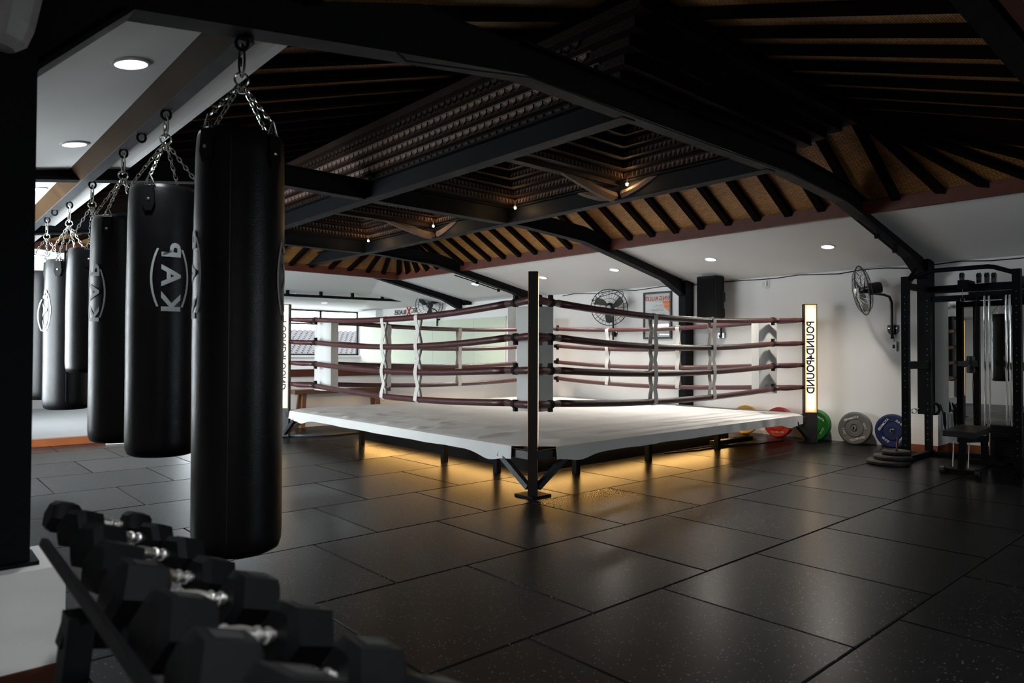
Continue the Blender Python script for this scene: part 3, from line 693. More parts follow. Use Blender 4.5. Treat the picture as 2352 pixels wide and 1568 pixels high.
# vertical webbing spacers, two per side, each a pair of woven bands
for i in range(4):
    for t_ in ((.367, .65), (.345, .69), (.438, .764), (.436, .616))[i]:
        pts = [inset(i, t_, z, .065) for z in RZ]
        a, b_ = PO[i], PO[(i+1) % 4]; d = (b_-a).normalized(); out = Vector((d.y, -d.x, 0))
        sp = None
        for s in (1, -1):
            path = []
            for k in range(3):
                s1 = s
                A, B = pts[k], pts[k+1]
                if k == 0: path += [A+Vector((0, 0, .041)), A+out*s1*.038+Vector((0, 0, .012))]
                for f in (.06, .25, .5, .75, .94): 
                    m_ = lerp(A, B, f); path.append(m_+out*(s1*(.012+.029*abs(math.cos(PI*f))))+d*(.012*math.sin(PI*f)*s))
                if k == 2: path += [B+out*s1*.040+Vector((0, 0, -.012)), B+Vector((0, 0, -.041))]
            mb = MB(); hw = .035
            vs = []
            for q in path: vs += [q-d*hw, q+d*hw]
            n_ = len(path); th = out*.0025
            mb.raw([v-th for v in vs]+[v+th for v in vs], [f for k in range(n_-1) for f in ((2*k, 2*k+1, 2*k+3, 2*k+2), (2*n_+2*k, 2*n_+2*k+2, 2*n_+2*k+3, 2*n_+2*k+1), (2*k, 2*k+2, 2*n_+2*k+2, 2*n_+2*k), (2*k+1, 2*n_+2*k+1, 2*n_+2*k+3, 2*k+3))])
            mb.build('rope_spacer', 'webbing', ring, smooth=True, sharp=50)
# things lying under and beside the ring
t = thing('power_cable', 'loose black cables and power box under the right edge of the ring', 'cable', (8.7, 5.2, 0))
mb = MB(); mb.obox((8.72, 5.16, .05), Vector((.45, -.02, 0)), Vector((.003, .05, 0)), Vector((0, 0, .03))); mb.build('power_box', 'speaker', t, bevel=.008)
mb = MB(); mb.tube([(7.2, 5.2, .01), (7.8, 5.08, .01), (8.4, 5.08, .01), (9.0, 4.9, .01), (9.5, 4.8, .02)], .010, 6); mb.tube([(7.5, 5.22, .01), (8.0, 5.2, .01), (8.3, 5.17, .012), (8.4, 5.16, .03)], .008, 6); mb.build('cable_run', 'ink', t)
mb = MB(); mb.tube([(4.42, 9.86, .02), (4.6, 9.72, .02), (4.95, 9.63, .02), (5.4, 9.66, .02), (5.9, 9.9, .02), (6.6, 10.4, .02)], .02, 10)
tag(mb.build('floor_hose', 'bluemat', smooth=True, sharp=180), 'blue grey hose lying on the floor by the left ring post', 'hose')

# ------------------------------------------------------------------ bench behind the ring
t = thing('wooden_bench', 'low brown wooden bench with splayed legs against the parapet wall', 'bench', (5.7, 11.0, 0))
mb = MB(); mb.box((4.93, 10.86, .56), (6.75, 11.14, .63)); mb.build('seat', 'bench', t, bevel=.008)
for x in (5.12, 6.5):
    for s in (-1, 1):
        mb = MB(); mb.bar((x, 11.0+s*.07, .56), (x-.05*(1 if x < 6 else -1), 11.0+s*.12, 0.0), .07, .05, up=(0, 1, 0)); mb.build('leg', 'bench', t)
mb = MB(); mb.box((5.1, 10.98, .12), (6.5, 11.02, .19)); mb.build('stretcher', 'bench', t)

# ================================================================== PUNCHING BAGS
def make_bag(name, label, X, Y, top, bot, r, logos, ring_z, hook_z=2.69, tilt=0):
    t = thing(name, label, 'punching bag', (X, Y, bot), 'punching bags hanging in a row on the left')
    H = top-bot
    mb = MB(); prof = [(0, 0), (r*.80, .004), (r*.93, .018), (r*.985, .05), (r, .10), (r*1.0, H*.3), (r*1.008, H*.5), (r*.995, H*.8), (r*.985, H-.10), (r*.965, H-.03), (r*.93, H-.006), (r*.90, H), (r*.84, H-.012), (r*.80, H-.03), (0, H-.028)]
    mb.lathe(prof, 48); 
    for v in mb.bm.verts:
        a = math.atan2(v.co.y, v.co.x); k = 1+.005*noise.noise(Vector((math.cos(a)*1.5, math.sin(a)*1.5, v.co.z*2.2+X+Y)))*2
        k += .02*max(0, (v.co.z-(H-.35))/.35)*abs(math.cos(2*a))**4*-1
        v.co.x *= k; v.co.y *= k
    mb.build('bag_body', 'vinyl', t, smooth=True, sharp=60, world=False)
    mb = MB(); a0 = math.radians(90)
    # seam strip
    a = math.radians(logos[0]+70) if logos else 2.0
    mb.tube([(r*1.004*math.cos(a), r*1.004*math.sin(a), z) for z in (.08, H*.3, H*.6, H-.06)], .004, 5); mb.build('seam', 'vinyl', t, world=False)
    for q in range(4):
        a = math.radians(45+90*q)+tilt; ca, sa = math.cos(a), math.sin(a); rad = Vector((ca, sa, 0)); tg = Vector((-sa, ca, 0))
        mb = MB(); mb.prism([rad*(r*1.0)+tg*s+Vector((0, 0, z)) for s, z in ((-.026, H-.02), (.026, H-.02), (.034, H-.12), (.018, H-.165), (-.018, H-.165), (-.034, H-.12))], rad*.010); tab = mb.build('hanger_tab', 'vinyl', t, world=False)
        mb = MB(); c = rad*(r*.97)+Vector((0, 0, H+.012)); pts = [c+tg*.03+Vector((0, 0, -.03)), c-tg*.03+Vector((0, 0, -.03)), c+Vector((0, 0, .035))]
        mb.tube([pts[0], pts[1], lerp(pts[1], pts[2], .5), pts[2], lerp(pts[2], pts[0], .5)], .0045, 6, closed=True)
        mb.tube([rad*(r*1.012)+tg*.02+Vector((0, 0, H-.06)), rad*(r*.99)+tg*.008+Vector((0, 0, H+.01)), rad*(r*.99)-tg*.008+Vector((0, 0, H+.01)), rad*(r*1.012)-tg*.02+Vector((0, 0, H-.06))], .003, 5)
        mb.lathe([(0, .016), (.009, .013), (.012, 0)], 10, rad*(r*1.0)+Vector((0, 0, H-.10)), axis=rad); mb.build('tab_ring', 'chain', tab, world=False)
        # chain strand
        A = rad*(r*.93)+Vector((0, 0, H+.045)); B = Vector((ca*.016, sa*.016, ring_z-bot-.03)); d = B-A; n = max(5, int(d.length/.030)); d.normalize(); s1 = d.cross(Vector((0, 0, 1)));
        if s1.length < .01: s1 = Vector((1, 0, 0))
        s1.normalize(); s2 = d.cross(s1); mb = MB(); st = (B-A).length/n
        for k in range(n):
            c = A+d*(k+.5)*st; mb.torus(c, s1 if k % 2 else s2, 1, .0032, 10, 5, a=d, sx=st*.66, sy=.0095)
        mb.build('chain', 'chain', t, world=False)
    z = ring_z-bot; mb = MB()
    mb.torus((0, 0, z+.005), (.5, 1, 0), .030, .0055, 18, 6); mb.lathe([(0, -.055), (.015, -.052), (.017, -.03), (.008, -.024), (.006, -.008)], 12, (0, 0, z-.005)); mb.build('ring', 'chain', t, smooth=True, world=False)
    zt = hook_z-bot; zc = (z+.03+zt-.045)/2; hl = (zt-.045-z-.025)/2+.012
    mb = MB(); mb.torus((0, 0, zc), (1, .4, 0), 1, .0055, 20, 6, a=(0, 0, 1), sx=hl, sy=.018); mb.lathe([(.008, -.02), (.0095, -.01), (.0095, .01), (.008, .02)], 8, (-.0, .018, zc)); mb.build('snap_hook', 'chain', t, smooth=True, world=False)
    mb = MB(); mb.torus((0, 0, zt-.028), (.5, 1, 0), .030, .008, 18, 7, sx=.85); mb.build('beam_ring', 'steel', t, smooth=True, world=False)
    for la in logos:
        a0 = math.radians(la); zc = logo_z(H); R2 = r*1.006+.002
        def wrap(u, v, zc=zc, a0=a0, R2=R2):  # u to the viewer's right, v up
            a = a0+u/R2; kk = 1+.0; return Vector((R2*kk*math.cos(a), R2*kk*math.sin(a), zc+v))
        mb = MB(); s = .138
        mb.text('K A P', lambda x, y: wrap(y*1.0, x*1.20), s, bold=.03)
        for sg in (-1, 1):
            row = []
            for k in range(13):
                f = -1+2*k/12; row.append((sg*(.098-.034*f*f), f*.165))
            mb.raw([wrap(u+o2, v) for u, v in row for o2 in (-.006, .006)], [(2*k, 2*k+1, 2*k+3, 2*k+2) for k in range(12)])
        mb.build('printed_logo', 'logo', t, world=False, smooth=True, sharp=180)
    return t
def logo_z(H): return H*.655
view = lambda X, Y: math.degrees(math.atan2(-Y, -X))     # angle from the bag towards the camera
X = 1.2
B = [('bag nearest', 3.19, 2.245, .315, .205, (-82, 82), 2.53), ]
make_bag('punching_bag', 'largest black punching bag, nearest the camera, hanging from the near steel frame', 1.176, 3.19, 2.24, .35, .194, (view(1.19, 3.19)-82, view(1.19, 3.19)+84), 2.50, 2.70, -.35)
make_bag('punching_bag', 'second black punching bag from the front, its reversed grey logo facing the room', 1.19, 4.43, 2.215, .645, .197, (view(1.19, 4.43)+9, view(1.19, 4.43)+189), 2.51, 2.69, .10)
make_bag('punching_bag', 'third black punching bag from the front, half hidden behind the second', 1.20, 5.50, 2.19, .62, .197, (view(1.2, 5.5)-58, view(1.2, 5.5)+122), 2.50, 2.69, .1)
make_bag('punching_bag', 'short black punching bag whose bottom hangs highest of the row', 1.235, 6.72, 2.11, 1.07, .18, (view(1.2, 6.7)+95,), 2.49, 2.69, .5)
make_bag('punching_bag', 'fifth black punching bag, long and shiny, behind the short bag', 1.245, 7.80, 2.12, .70, .198, (view(1.2, 7.8)-72,), 2.48, 2.69, .2)
make_bag('punching_bag', 'last black punching bag before the bright annex, beside the near left column', 1.21, 8.85, 2.10, .74, .20, (view(1.2, 8.85)+8,), 2.48, 2.69, .7)
for y in (5.02, 8.32):
    mb = MB(); mb.torus((1.2, y, 2.664), (.5, 1, 0), .030, .008, 18, 7, sx=.85); tag(mb.build('beam_ring', 'steel', smooth=True), 'empty black ring under the bag beam, ' + ('between the second and third bag' if y < 6 else 'between the fifth and last bag'), 'ring')
# towel on the floor by the sill
mb = MB(); mb.prism([(2.15, 10.62, .003), (2.6, 10.55, .003), (2.68, 10.78, .003), (2.22, 10.86, .003)], (0, 0, .012)); tag(mb.build('folded_towel', 'plastic', bevel=.004), 'folded white towel on the floor in front of the wooden sill', 'towel')

# ================================================================== DUMBBELLS AND RACK
rk = thing('dumbbell_rack', 'black steel dumbbell rack with sloping rails in the near left corner', 'rack', (.45, 1.5, 0))
mb = MB(); mb.bar((.268, .30, .775), (.268, 1.94, .805), .014, .018, up=(.35, 0, 1)); mb.build('back_rail', 'rubber', rk)
mb = MB(); mb.bar((.665, .30, .60), (.665, 1.94, .60), .018, .03, up=(.35, 0, 1)); mb.build('front_rail', 'rubber', rk)
mb = MB(); mb.bar((.37, .30, .70), (.37, 1.94, .715), .05, .008, up=(.25, 0, 1)); mb.bar((.55, .30, .605), (.55, 1.94, .615), .05, .008, up=(.25, 0, 1)); mb.build('tray_rail', 'steel', rk)
for y in (.25, 1.72):
    mb = MB(); mb.bar((.300, y-.02, .70), (.235, y-.02, .02), .05, .075, up=(0, 1, 0)); mb.build('leg', 'steel', rk)
    mb = MB(); mb.bar((.65, y, .60), (.72, y, .02), .05, .07, up=(0, 1, 0)); mb.build('leg', 'steel', rk)
    mb = MB(); mb.bar((.27, y, .66), (.65, y, .56), .05, .05); mb.build('cross_arm', 'steel', rk)
    mb = MB(); mb.bar((.10, y, .02), (.76, y, .02), .07, .04); mb.build('foot', 'steel', rk)
DB = [((2.167, 0.812), (2.454, 0.694)), ((1.918, 0.827), (2.235, 0.694)), ((1.726, 0.826), (1.974, 0.703)), ((1.589, 0.812), (1.751, 0.696)), ((1.426, 0.805), (1.503, 0.712)), ((1.186, 0.805), (1.260, 0.710)), ((1.004, 0.796), (1.010, 0.718)), ((0.767, 0.821), (0.819, 0.717)), ]
HS = [.043, .047, .051, .053, .058, .060, .061, .064]   # head radius
ORD = ['smallest dumbbell at the far end of the rack', 'second dumbbell from the far end of the rack', 'third dumbbell from the far end of the rack', 'fourth dumbbell from the far end of the rack', 'fourth dumbbell from the near end', 'third dumbbell from the near end', 'second dumbbell from the near end of the rack', 'nearest of the row, at the bottom edge']
for i, ((yl, zl_), (yr, zr_)) in enumerate(DB):
    f = i/7; xa, xb = .365-.025*f, .555+.025*f
    Lp = Vector((xa, yl*xa/.34, 1.25+(zl_-1.25)*xa/.34)); Rp = Vector((xb, yr*xb/.58, 1.25+(zr_-1.25)*xb/.58))
    c = (Lp+Rp)/2; d = (Rp-Lp); L = d.length; d.normalize(); up = Vector((0, 0, 1)); sd = up.cross(d).normalized(); up = d.cross(sd)
    t = thing('dumbbell', 'black hex dumbbell with chrome handle, '+ORD[i], 'dumbbell', c, 'hex dumbbells on the rack')
    R = HS[i]; hl = R*.88
    for cc, s in ((Lp, -1), (Rp, 1)):
        mb = MB(); R6 = R*1.1
        def hexring(o_, rad): return [cc+d*o_+rad*(math.cos(PI/3*k)*sd+math.sin(PI/3*k)*up) for k in range(6)]
        stk = [(-hl, R6*.72), (-hl+.014, R6), (hl-.014, R6), (hl, R6*.72)]
        pts = [p for o_, rad in stk for p in hexring(o_, rad)]
        mb.raw(pts, [tuple(range(6))[::-1], tuple(range(18, 24))]+[(6*a+k, 6*a+(k+1) % 6, 6*a+6+(k+1) % 6, 6*a+6+k) for a in range(3) for k in range(6)])
        h = mb.build('weight_head', 'rubber', t, bevel=.004, smooth=True, sharp=40)
        mb = MB(); q = cc+up*(R6*.866+.0008); mb.obox(q, d*hl*.42, sd*R*.30, up*.0008); mb.build('number_patch', 'strapblack', h)
    A, B_ = Lp+d*hl*.9, Rp-d*hl*.9; l = (B_-A).length
    mb = MB(); rr = .0135; prof = [(.011, 0), (.0115, l*.08), (rr*1.15, l*.10), (rr*1.15, l*.14), (.0115, l*.16), (.0125, l*.24), (rr*1.2, l*.26), (rr*1.2, l*.29), (.0125, l*.31), (.0145, l*.42), (.0155, l*.5), (.0145, l*.58), (.0125, l*.69), (rr*1.2, l*.71), (rr*1.2, l*.74), (.0125, l*.76), (.0115, l*.84), (rr*1.15, l*.86), (rr*1.15, l*.90), (.0115, l*.92), (.011, l)]
    mb.lathe(prof, 16, A, axis=d); mb.build('handle', 'handle', t, smooth=True, sharp=50)
# grey fitting high on the near left column
t = thing('wall_fitting', 'blurred grey faceted plastic fitting high on the near left column', 'fitting', (.30, 3.0, 2.3))
mb = MB(); mb.lathe([(0, -.10), (.04, -.095), (.068, -.065), (.08, 0), (.084, .14), (.07, .22), (0, .23)], 8, (.28, 2.965, 2.40), axis=(.15, 0, 1)); mb.build('fitting_body', 'grey', t)
mb = MB(); mb.box((.22, 3.05, 2.40), (.34, 3.088, 2.52)); mb.build('fitting_bracket', 'steel', t)

# ================================================================== WALL THINGS
def wall_fan(label, c, face, mount, parts_front=True):
    c, face, mount = Vector(c), Vector(face).normalized(), Vector(mount)
    t = thing('wall_fan', label, 'fan', mount, 'black wall fans')
    sd = Vector((0, 0, 1)).cross(face).normalized(); up = face.cross(sd); R = .335
    mb = MB(); mb.torus(c, face, R, .008, 40, 6)
    for off in (-.055, .055): mb.torus(c+face*off, face, R*.80, .0035, 32, 4)
    for k in range(28):
        a = 2*PI*k/28; rd = math.cos(a)*sd+math.sin(a)*up
        mb.tube([c+rd*.07+face*.085, c+rd*R*.5+face*.083, c+rd*R*.82+face*.055, c+rd*R], .0022, 4, caps=False)
        mb.tube([c+rd*.07-face*.085, c+rd*R*.5-face*.083, c+rd*R*.82-face*.055, c+rd*R], .0022, 4, caps=False)
    mb.torus(c+face*.083, face, R*.5, .0025, 28, 4); mb.torus(c-face*.083, face, R*.5, .0025, 28, 4)
    mb.build('cage', 'fanblack', t)
    for k in range(3):
        a0 = 2*PI*k/3+.25; mb = MB(); pts = []; fs = []
        for j in range(7):
            f = j/6; rad = .05+(R*.86-.05)*f; w = .035+.085*math.sin(PI*min(1, f*1.05)*.62)
            for s in (-1, 0, 1):
                a = a0+.35*f+s*w/max(rad, .09)*.55; tw = -s*.028*(1.1-.5*f)
                pts.append(c+rad*(math.cos(a)*sd+math.sin(a)*up)+face*tw)
        for j in range(6):
            for q in range(2): fs.append((3*j+q, 3*j+q+1, 3*j+q+4, 3*j+q+3))
        mb.raw(pts, fs); mb.raw([p+face*.003 for p in pts], fs); mb.build('blade', 'fanblade', t, smooth=True, sharp=80)
    mb = MB(); mb.lathe([(0, .098), (.036, .096), (.042, .09), (.042, .08)], 20, c, axis=face); mb.build('hub_badge', 'logo', t, smooth=True)
    mb = MB(); mb.lathe([(.045, .03), (.05, -.06), (.075, -.075), (.082, -.10), (.082, -.20), (.07, -.235), (.03, -.245), (0, -.246)], 24, c, axis=face); mb.build('motor', 'fanblack', t, smooth=True, sharp=40)
    e = c-face*.16+Vector((0, 0, -.07)); pm = mount+Vector((-.05, 0, -.05)); el = Vector((mount.x-.05, mount.y, e.z-.03))
    mb = MB(); mb.tube([c-face*.15, e, lerp(e, el, .5)+Vector((0, 0, .01)), lerp(e, el, .85), el+Vector((0, 0, -.07)), lerp(el, pm, .5), pm+Vector((0, 0, -.08))], .017, 10); mb.build('arm', 'fanblack', t, smooth=True, sharp=180)
    mb = MB(); mb.prism([(mount.x-.012, mount.y+a, mount.z+b_) for a, b_ in ((-.07, .06), (.07, .06), (.07, -.03), (.04, -.07), (-.04, -.07), (-.07, -.03))], (.011, 0, 0)); mb.box((mount.x-.05, mount.y-.025, mount.z-.05), (mount.x-.01, mount.y+.025, mount.z+.05)); pl = mb.build('wall_plate', 'fanblack', t)
    for s in (-.045, .045):
        mb = MB(); mb.lathe([(0, .008), (.011, .007), (.011, 0)], 8, (mount.x-.012, mount.y+s, mount.z+.02), axis=(-1, 0, 0)); mb.build('bolt', 'chrome', pl)
    return t
XS = XW-.001
wall_fan('black caged wall fan facing the ring, left of the framed poster', (9.86, 8.34, 2.11), (-.80, -.55, -.10), (XS, 8.53, 1.645))
wall_fan('far black caged wall fan in the annex, turned away beside the reversed lettering', (9.86, 14.11, 2.44), (.50, .85, .10), (XS, 14.25, 2.06))
wall_fan('black caged wall fan seen edge-on beside the squat rack', (9.72, 3.80, 2.115), (-.55, .80, -.16), (XS, 3.60, 1.60))
def socket(label, y, z, cabl):
    t = thing('wall_socket', label, 'socket', (XS, y, z)); mb = MB(); mb.box((XS-.03, y-.04, z-.045), (XS, y+.04, z+.045)); mb.build('socket_box', 'plastic', t, bevel=.006)
    mb = MB(); mb.lathe([(0, .05), (.02, .045), (.026, .03)], 12, (XS, y+.01, z), axis=(-1, 0, 0)); mb.build('plug', 'plastic' if cabl == 0 else 'ink', t)
    mb = MB(); mb.tube([(XS-.03, y+.01, z-.02), (XS-.02, y-.02, z-.08), (XS-.02, y-.07, z-.07), (XS-.01, y-.08, z+.03), (XS-.01, y-.04, min(z+.09, 2.44))], .005, 6); mb.build('plug_cord', 'plastic' if cabl == 0 else 'ink', t)
socket('white wall socket with a looped cord high right of the loudspeaker', 5.48, 2.365, 0)
socket('small wall socket with black plug left of the middle fan', 9.05, 2.30, 1)
t = thing('looped_cord', 'curved black fan cord looping over the middle fan', 'cord', (XS, 8.6, 2.4))
mb = MB(); mb.tube([(XS-.02, 9.04, 2.28), (XS-.02, 8.97, 2.22), (XS-.02, 8.88, 2.36), (XS-.02, 8.6, 2.40), (XS-.05, 8.3, 2.43), (XS-.15, 8.2, 2.36), (XS-.2, 8.22, 2.2)], .006, 6); mb.build('cord_run', 'ink', t)
t = thing('fan_switch', 'small white switch box hanging under the right fan', 'switch', (XS, 3.58, 1.38)); mb = MB(); mb.box((XS-.04, 3.55, 1.30), (XS, 3.61, 1.43)); mb.build('switch_box', 'plastic', t, bevel=.005)
mb = MB(); mb.box((XS-.046, 3.565, 1.34), (XS-.04, 3.595, 1.39)); mb.build('switch_key', 'ink', t); mb = MB(); mb.tube([(XS-.02, 3.58, 1.43), (XS-.04, 3.585, 1.52)], .005, 6); mb.build('switch_cord', 'ink', t)
# poster
t = thing('ring_rules_poster', 'black framed ring rules poster with reversed red heading behind glass', 'poster', (XS, 7.53, 1.52))
y0, y1, z0, z1 = 7.225, 7.84, 1.52, 2.37; mb = MB(); fw = .035
mb.box((XS-.03, y0, z0), (XS, y1, z0+fw)); mb.box((XS-.03, y0, z1-fw), (XS, y1, z1)); mb.box((XS-.03, y0, z0+fw), (XS, y0+fw, z1-fw)); mb.box((XS-.03, y1-fw, z0+fw), (XS, y1, z1-fw)); mb.build('frame', 'frameblack', t)
mb = MB(); mb.box((XS-.010, y0+fw, z0+fw), (XS, y1-fw, z1-fw)); pp = mb.build('sheet', 'paper', t)
yc = (y0+y1)/2
def wtext(mb, s, yq, z, size, bold=0): mb.text(s, lambda x, y: Vector((XS-.0115, yq+x, z+y)), size, bold=bold)  # reversed, as in the photo
mb = MB(); wtext(mb, 'RING RULES', yc, 2.245, .105, .012); mb.build('heading', 'redink', pp)
mb = MB(); mb.prism([(XS-.0105, y0+fw, 2.20), (XS-.0105, y0+fw, 1.98), (XS-.0105, y0+.16, 2.08), (XS-.0105, y0+.20, 2.20)], (-.0004, 0, 0)); mb.build('orange_patch', 'orangeink', pp)
mb = MB()
for k, s in enumerate(('NO SHOES', 'NO KICKING', 'BE WILLING TO', 'WILLING TO', 'LEARN FROM', 'YOUR COACH')): wtext(mb, s, yc, 2.12-.085*k, .045)
wtext(mb, 'RESPECT', yc+.17, 1.585, .05); mb.build('rules_text', 'greyink', pp)
mb = MB(); mb.box((XS-.0112, y0+fw, 1.615), (XS-.0104, y1-fw, 1.622)); mb.build('rule_line', 'greyink', pp)
mb = MB(); mb.raw([(XS-.02, y0+fw, z0+fw), (XS-.02, y1-fw, z0+fw), (XS-.02, y1-fw, z1-fw), (XS-.02, y0+fw, z1-fw)], [(0, 1, 2, 3)]); mb.build('glass_pane', 'posterglass', t)
# loudspeaker on its wall bracket
t = thing('wall_loudspeaker', 'large black loudspeaker on a wall bracket between the poster and the right post', 'speaker', (XS, 6.22, 1.55))
mb = MB(); y0, y1 = 6.06, 6.40; mb.prism([(9.76, y0, 1.82), (9.76, y1, 1.82), (9.9, y1, 1.82), (10.10, y1-.07, 1.82), (10.10, y0+.05, 1.82), (9.98, y0, 1.82)], (0, 0, .69)); cab = mb.build('cabinet', 'speaker', t, bevel=.012)
mb = MB(); mb.box((9.748, y0+.018, 1.86), (9.762, y1-.018, 2.47)); mb.build('grille', 'grille', cab, bevel=.004)
mb = MB(); mb.box((9.95, y0-.006, 2.10), (10.05, y0+.015, 2.25)); mb.build('side_handle', 'ink', cab)
mb = MB(); wtext_ = [mb.text('PRO AUDIO', lambda x, y: Vector((9.7585, 6.16+x*1.0, 1.838+y)), .025)]; mb.build('badge', 'logo', cab)
mb = MB(); mb.tube([(10.0, 6.22, 1.82), (10.0, 6.22, 1.72)], .02, 10); mb.tube([(10.0, 6.22, 1.735), (10.12, 6.22, 1.73), (10.19, 6.22, 1.70), (10.19, 6.22, 1.53)], .02, 10); mb.box((10.16, 6.15, 1.86), (10.19, 6.22, 2.0)); mb.build('bracket', 'fanblack', t)
mb = MB(); mb.torus((10.19, 6.22, 1.55), (-1, -.5, 0), .035, .012, 16, 6); mb.box((10.19, 6.17, 1.52), (XS, 6.28, 1.60)); mb.build('bracket_foot', 'chrome', t)
# wooden-free lettering in the annex (reversed)
t = thing('wall_lettering', 'small black reversed cut-out lettering with a red emblem on the annex wall', 'sign', (XS, 15.7, 2.34))
mb = MB(); mb.text('SEC', lambda x, y: Vector((XS-.02, 15.33+x, 2.375+y)), .17, bold=.02); mb.text('BLADES', lambda x, y: Vector((XS-.02, 16.0+x, 2.345+y)), .17, bold=.02)
mb.build('letters', 'ink', t)
mb = MB()
for s in (-1, 1): mb.bar((XS-.022, 15.58-s*.09, 2.24), (XS-.022, 15.58+s*.09, 2.48), .02, .02, up=(1, 0, 0))
mb.build('emblem', 'redink', t)
# split air conditioners
def aircon(label, x, y0, y1, z, s):
    t = thing('air_conditioner', label, 'air conditioner', (x, (y0+y1)/2, z)); d = .21*s
    mb = MB(); mb.prism([(x, y0, z), (x+d*.75, y0, z), (x+d, y0, z+.07), (x+d, y0, z+.25), (x+d*.9, y0, z+.28), (x, y0, z+.28)], (0, y1-y0, 0)); mb.build('casing', 'plastic', t, bevel=.012)
    mb = MB(); mb.bar((x+d*.80, y0+.04, z+.012), (x+d*.80, y1-.04, z+.012), .10, .006, up=(-.5*s, 0, 1)); mb.build('air_flap', 'plastic', t)
aircon('white split air conditioner in the far corner beside the window', XS, 16.95, 17.95, 2.18, -1)
aircon('white split air conditioner on the left wall, seen only in the right mirror', XL+.001, 5.35, 6.25, 2.19, 1)
# pale green boards on the right annex wall
for k, (a, b_, lab) in enumerate(((11.42, 13.62, 'pale green wall board on the thick wall, right of the hanging fan switch'), (13.75, 15.2, 'pale green wall board below the far fan'), (15.25, 18.0, 'pale green wall board beside the far window'))):
    x = 10.0 if k == 0 else 10.22
    t = thing('wall_board', lab, 'board', (x, a, .98)); n = 2
    for q in range(n):
        c0_, c1_ = a+(b_-a)*q/n, a+(b_-a)*(q+1)/n; mb = MB(); mb.box((x, c0_+.003, .98), (x+.018, c1_-.003, 2.06)); mb.build('board_panel', 'green', t, bevel=.003)
    mb = MB(); mb.box((x-.004, a-.02, .97), (x+.018, a, 2.07)); mb.box((x-.004, a-.02, 2.06), (x+.018, b_, 2.072)); mb.build('board_edge', 'plastic', t)

# ================================================================== BUMPER PLATES
def plate(label, c, axis, thick, m, rot, txt, hub='chrome', r=.222):
    c, axis = Vector(c), Vector(axis).normalized(); t = thing('bumper_plate', label, 'weight plate', c, 'bumper plates leaning along the right wall')
    mb = MB(); h = thick/2
    mb.lathe([(.027, h-.010), (.055, h-.010), (.060, h-.004), (.115, h-.004), (.122, h-.012), (.128, h-.012), (.134, h-.003), (.165, h-.003), (.172, h), (r-.012, h), (r, h-.012), (r, -h+.012), (r-.012, -h), (.172, -h), (.027, -h+.008), (.027, h-.010)], 44, c, axis=axis)
    b_ = mb.build('plate_disc', m, t, smooth=True, sharp=30)
    mb = MB(); mb.lathe([(.0255, -h), (.0255, h-.004), (.029, h-.001), (.034, h-.004), (.034, h-.012)], 24, c, axis=axis); mb.build('hub_ring', hub, t, smooth=True)
    if txt:
        up = (Vector((0, 0, 1))-axis*axis.z).normalized(); sd = up.cross(axis).normalized()   # sd: viewer's right
        for k, (s, rad, size) in enumerate(((txt[0], .142, .040), (txt[1], .142, .040), (txt[0], .142, .040), (txt[1], .142, .040))):
            a = rot+k*PI/2; ey = math.cos(a)*up+math.sin(a)*sd; ex = ey.cross(axis); mb = MB()
            mb.text(s, lambda x, y: c+axis*(h+.0015)+ey*(rad+y)-ex*(x), size, bold=.02)
            mb.build('printed_mark', 'whiteink', b_)
    return t
def stack(y, x0, n, thick, m, col, rot, txt, where, lean=.10):
    for k in range(n):
        ax = Vector((-1, -.04, lean)); th = thick; c = Vector((x0, y+.02*k, .222))-ax.normalized()*(th*1.02)*k; c.z = .2225*math.cos(lean)+.5*th*math.sin(lean)+.001
        o = ['front', 'second', 'third', 'fourth'][k]
        plate('%s bumper plate, %s of the stack leaning %s' % (col, o, where), c, ax, th, m, rot, txt if k == 0 else None)
stack(4.01, 9.99, 3, .060, 'pgrey', 'grey', -.33, ('ATOMWER', '5 KG'), 'between the green and blue plates')
stack(3.53, 10.02, 3, .055, 'pblue', 'dark blue', -.95, ('ATOMWER', '20 KG'), 'behind the squat rack')
stack(4.56, 9.93, 4, .065, 'pgreen', 'green', .5, ('ATOMWER', '10 KG'), 'right of the glowing ring post')
stack(5.12, 9.97, 3, .062, 'pred', 'red', 3.1, ('ATOMWER', '25 KG'), 'behind the right ring corner')
stack(5.68, 9.99, 2, .062, 'pyellow', 'yellow', 3.0, ('ATOMWER', '15 KG'), 'farthest along the wall behind the ring')

# ================================================================== SQUAT RACK WITH CABLE STATION
sr = thing('squat_rack', 'black steel squat rack with cable station and chrome guide rods on the right', 'rack', (9.2, 2.4, 0))
HR = 2.165; U = {'A': (8.84, 2.97), 'B': (9.60, 2.97), 'D': (8.84, 1.89), 'E': (9.60, 1.89)}
def upright(x, y, h, w=.037):
    mb = MB(); mb.box((x-w, y-w, .03), (x+w, y+w, h)); o = mb.build('upright', 'steel', sr, bevel=.004)
    mb = MB()
    for k in range(int((h-.3)/.075)):
        z = .2+k*.075
        if 0.5 < z < 2.0 and k % 9 in (7, 8): continue
        mb.lathe([(0, 0.0006), (.006, .0006), (.007, 0)], 8, (x-w, y, z), axis=(-1, 0, 0)); mb.lathe([(0, 0.0006), (.006, .0006), (.007, 0)], 8, (x, y-w, z), axis=(0, -1, 0))
    q = mb.build('pin_holes', 'pgrey', o); q['kind'] = 'stuff'
for k, (x, y) in U.items(): upright(x, y, HR if k in 'AD' else 2.10)
def rbar(p, q, w=.06, h=.07, nm='rail', m='steel'):
    mb = MB(); mb.bar(p, q, w, h); return mb.build(nm, m, sr, bevel=.004)
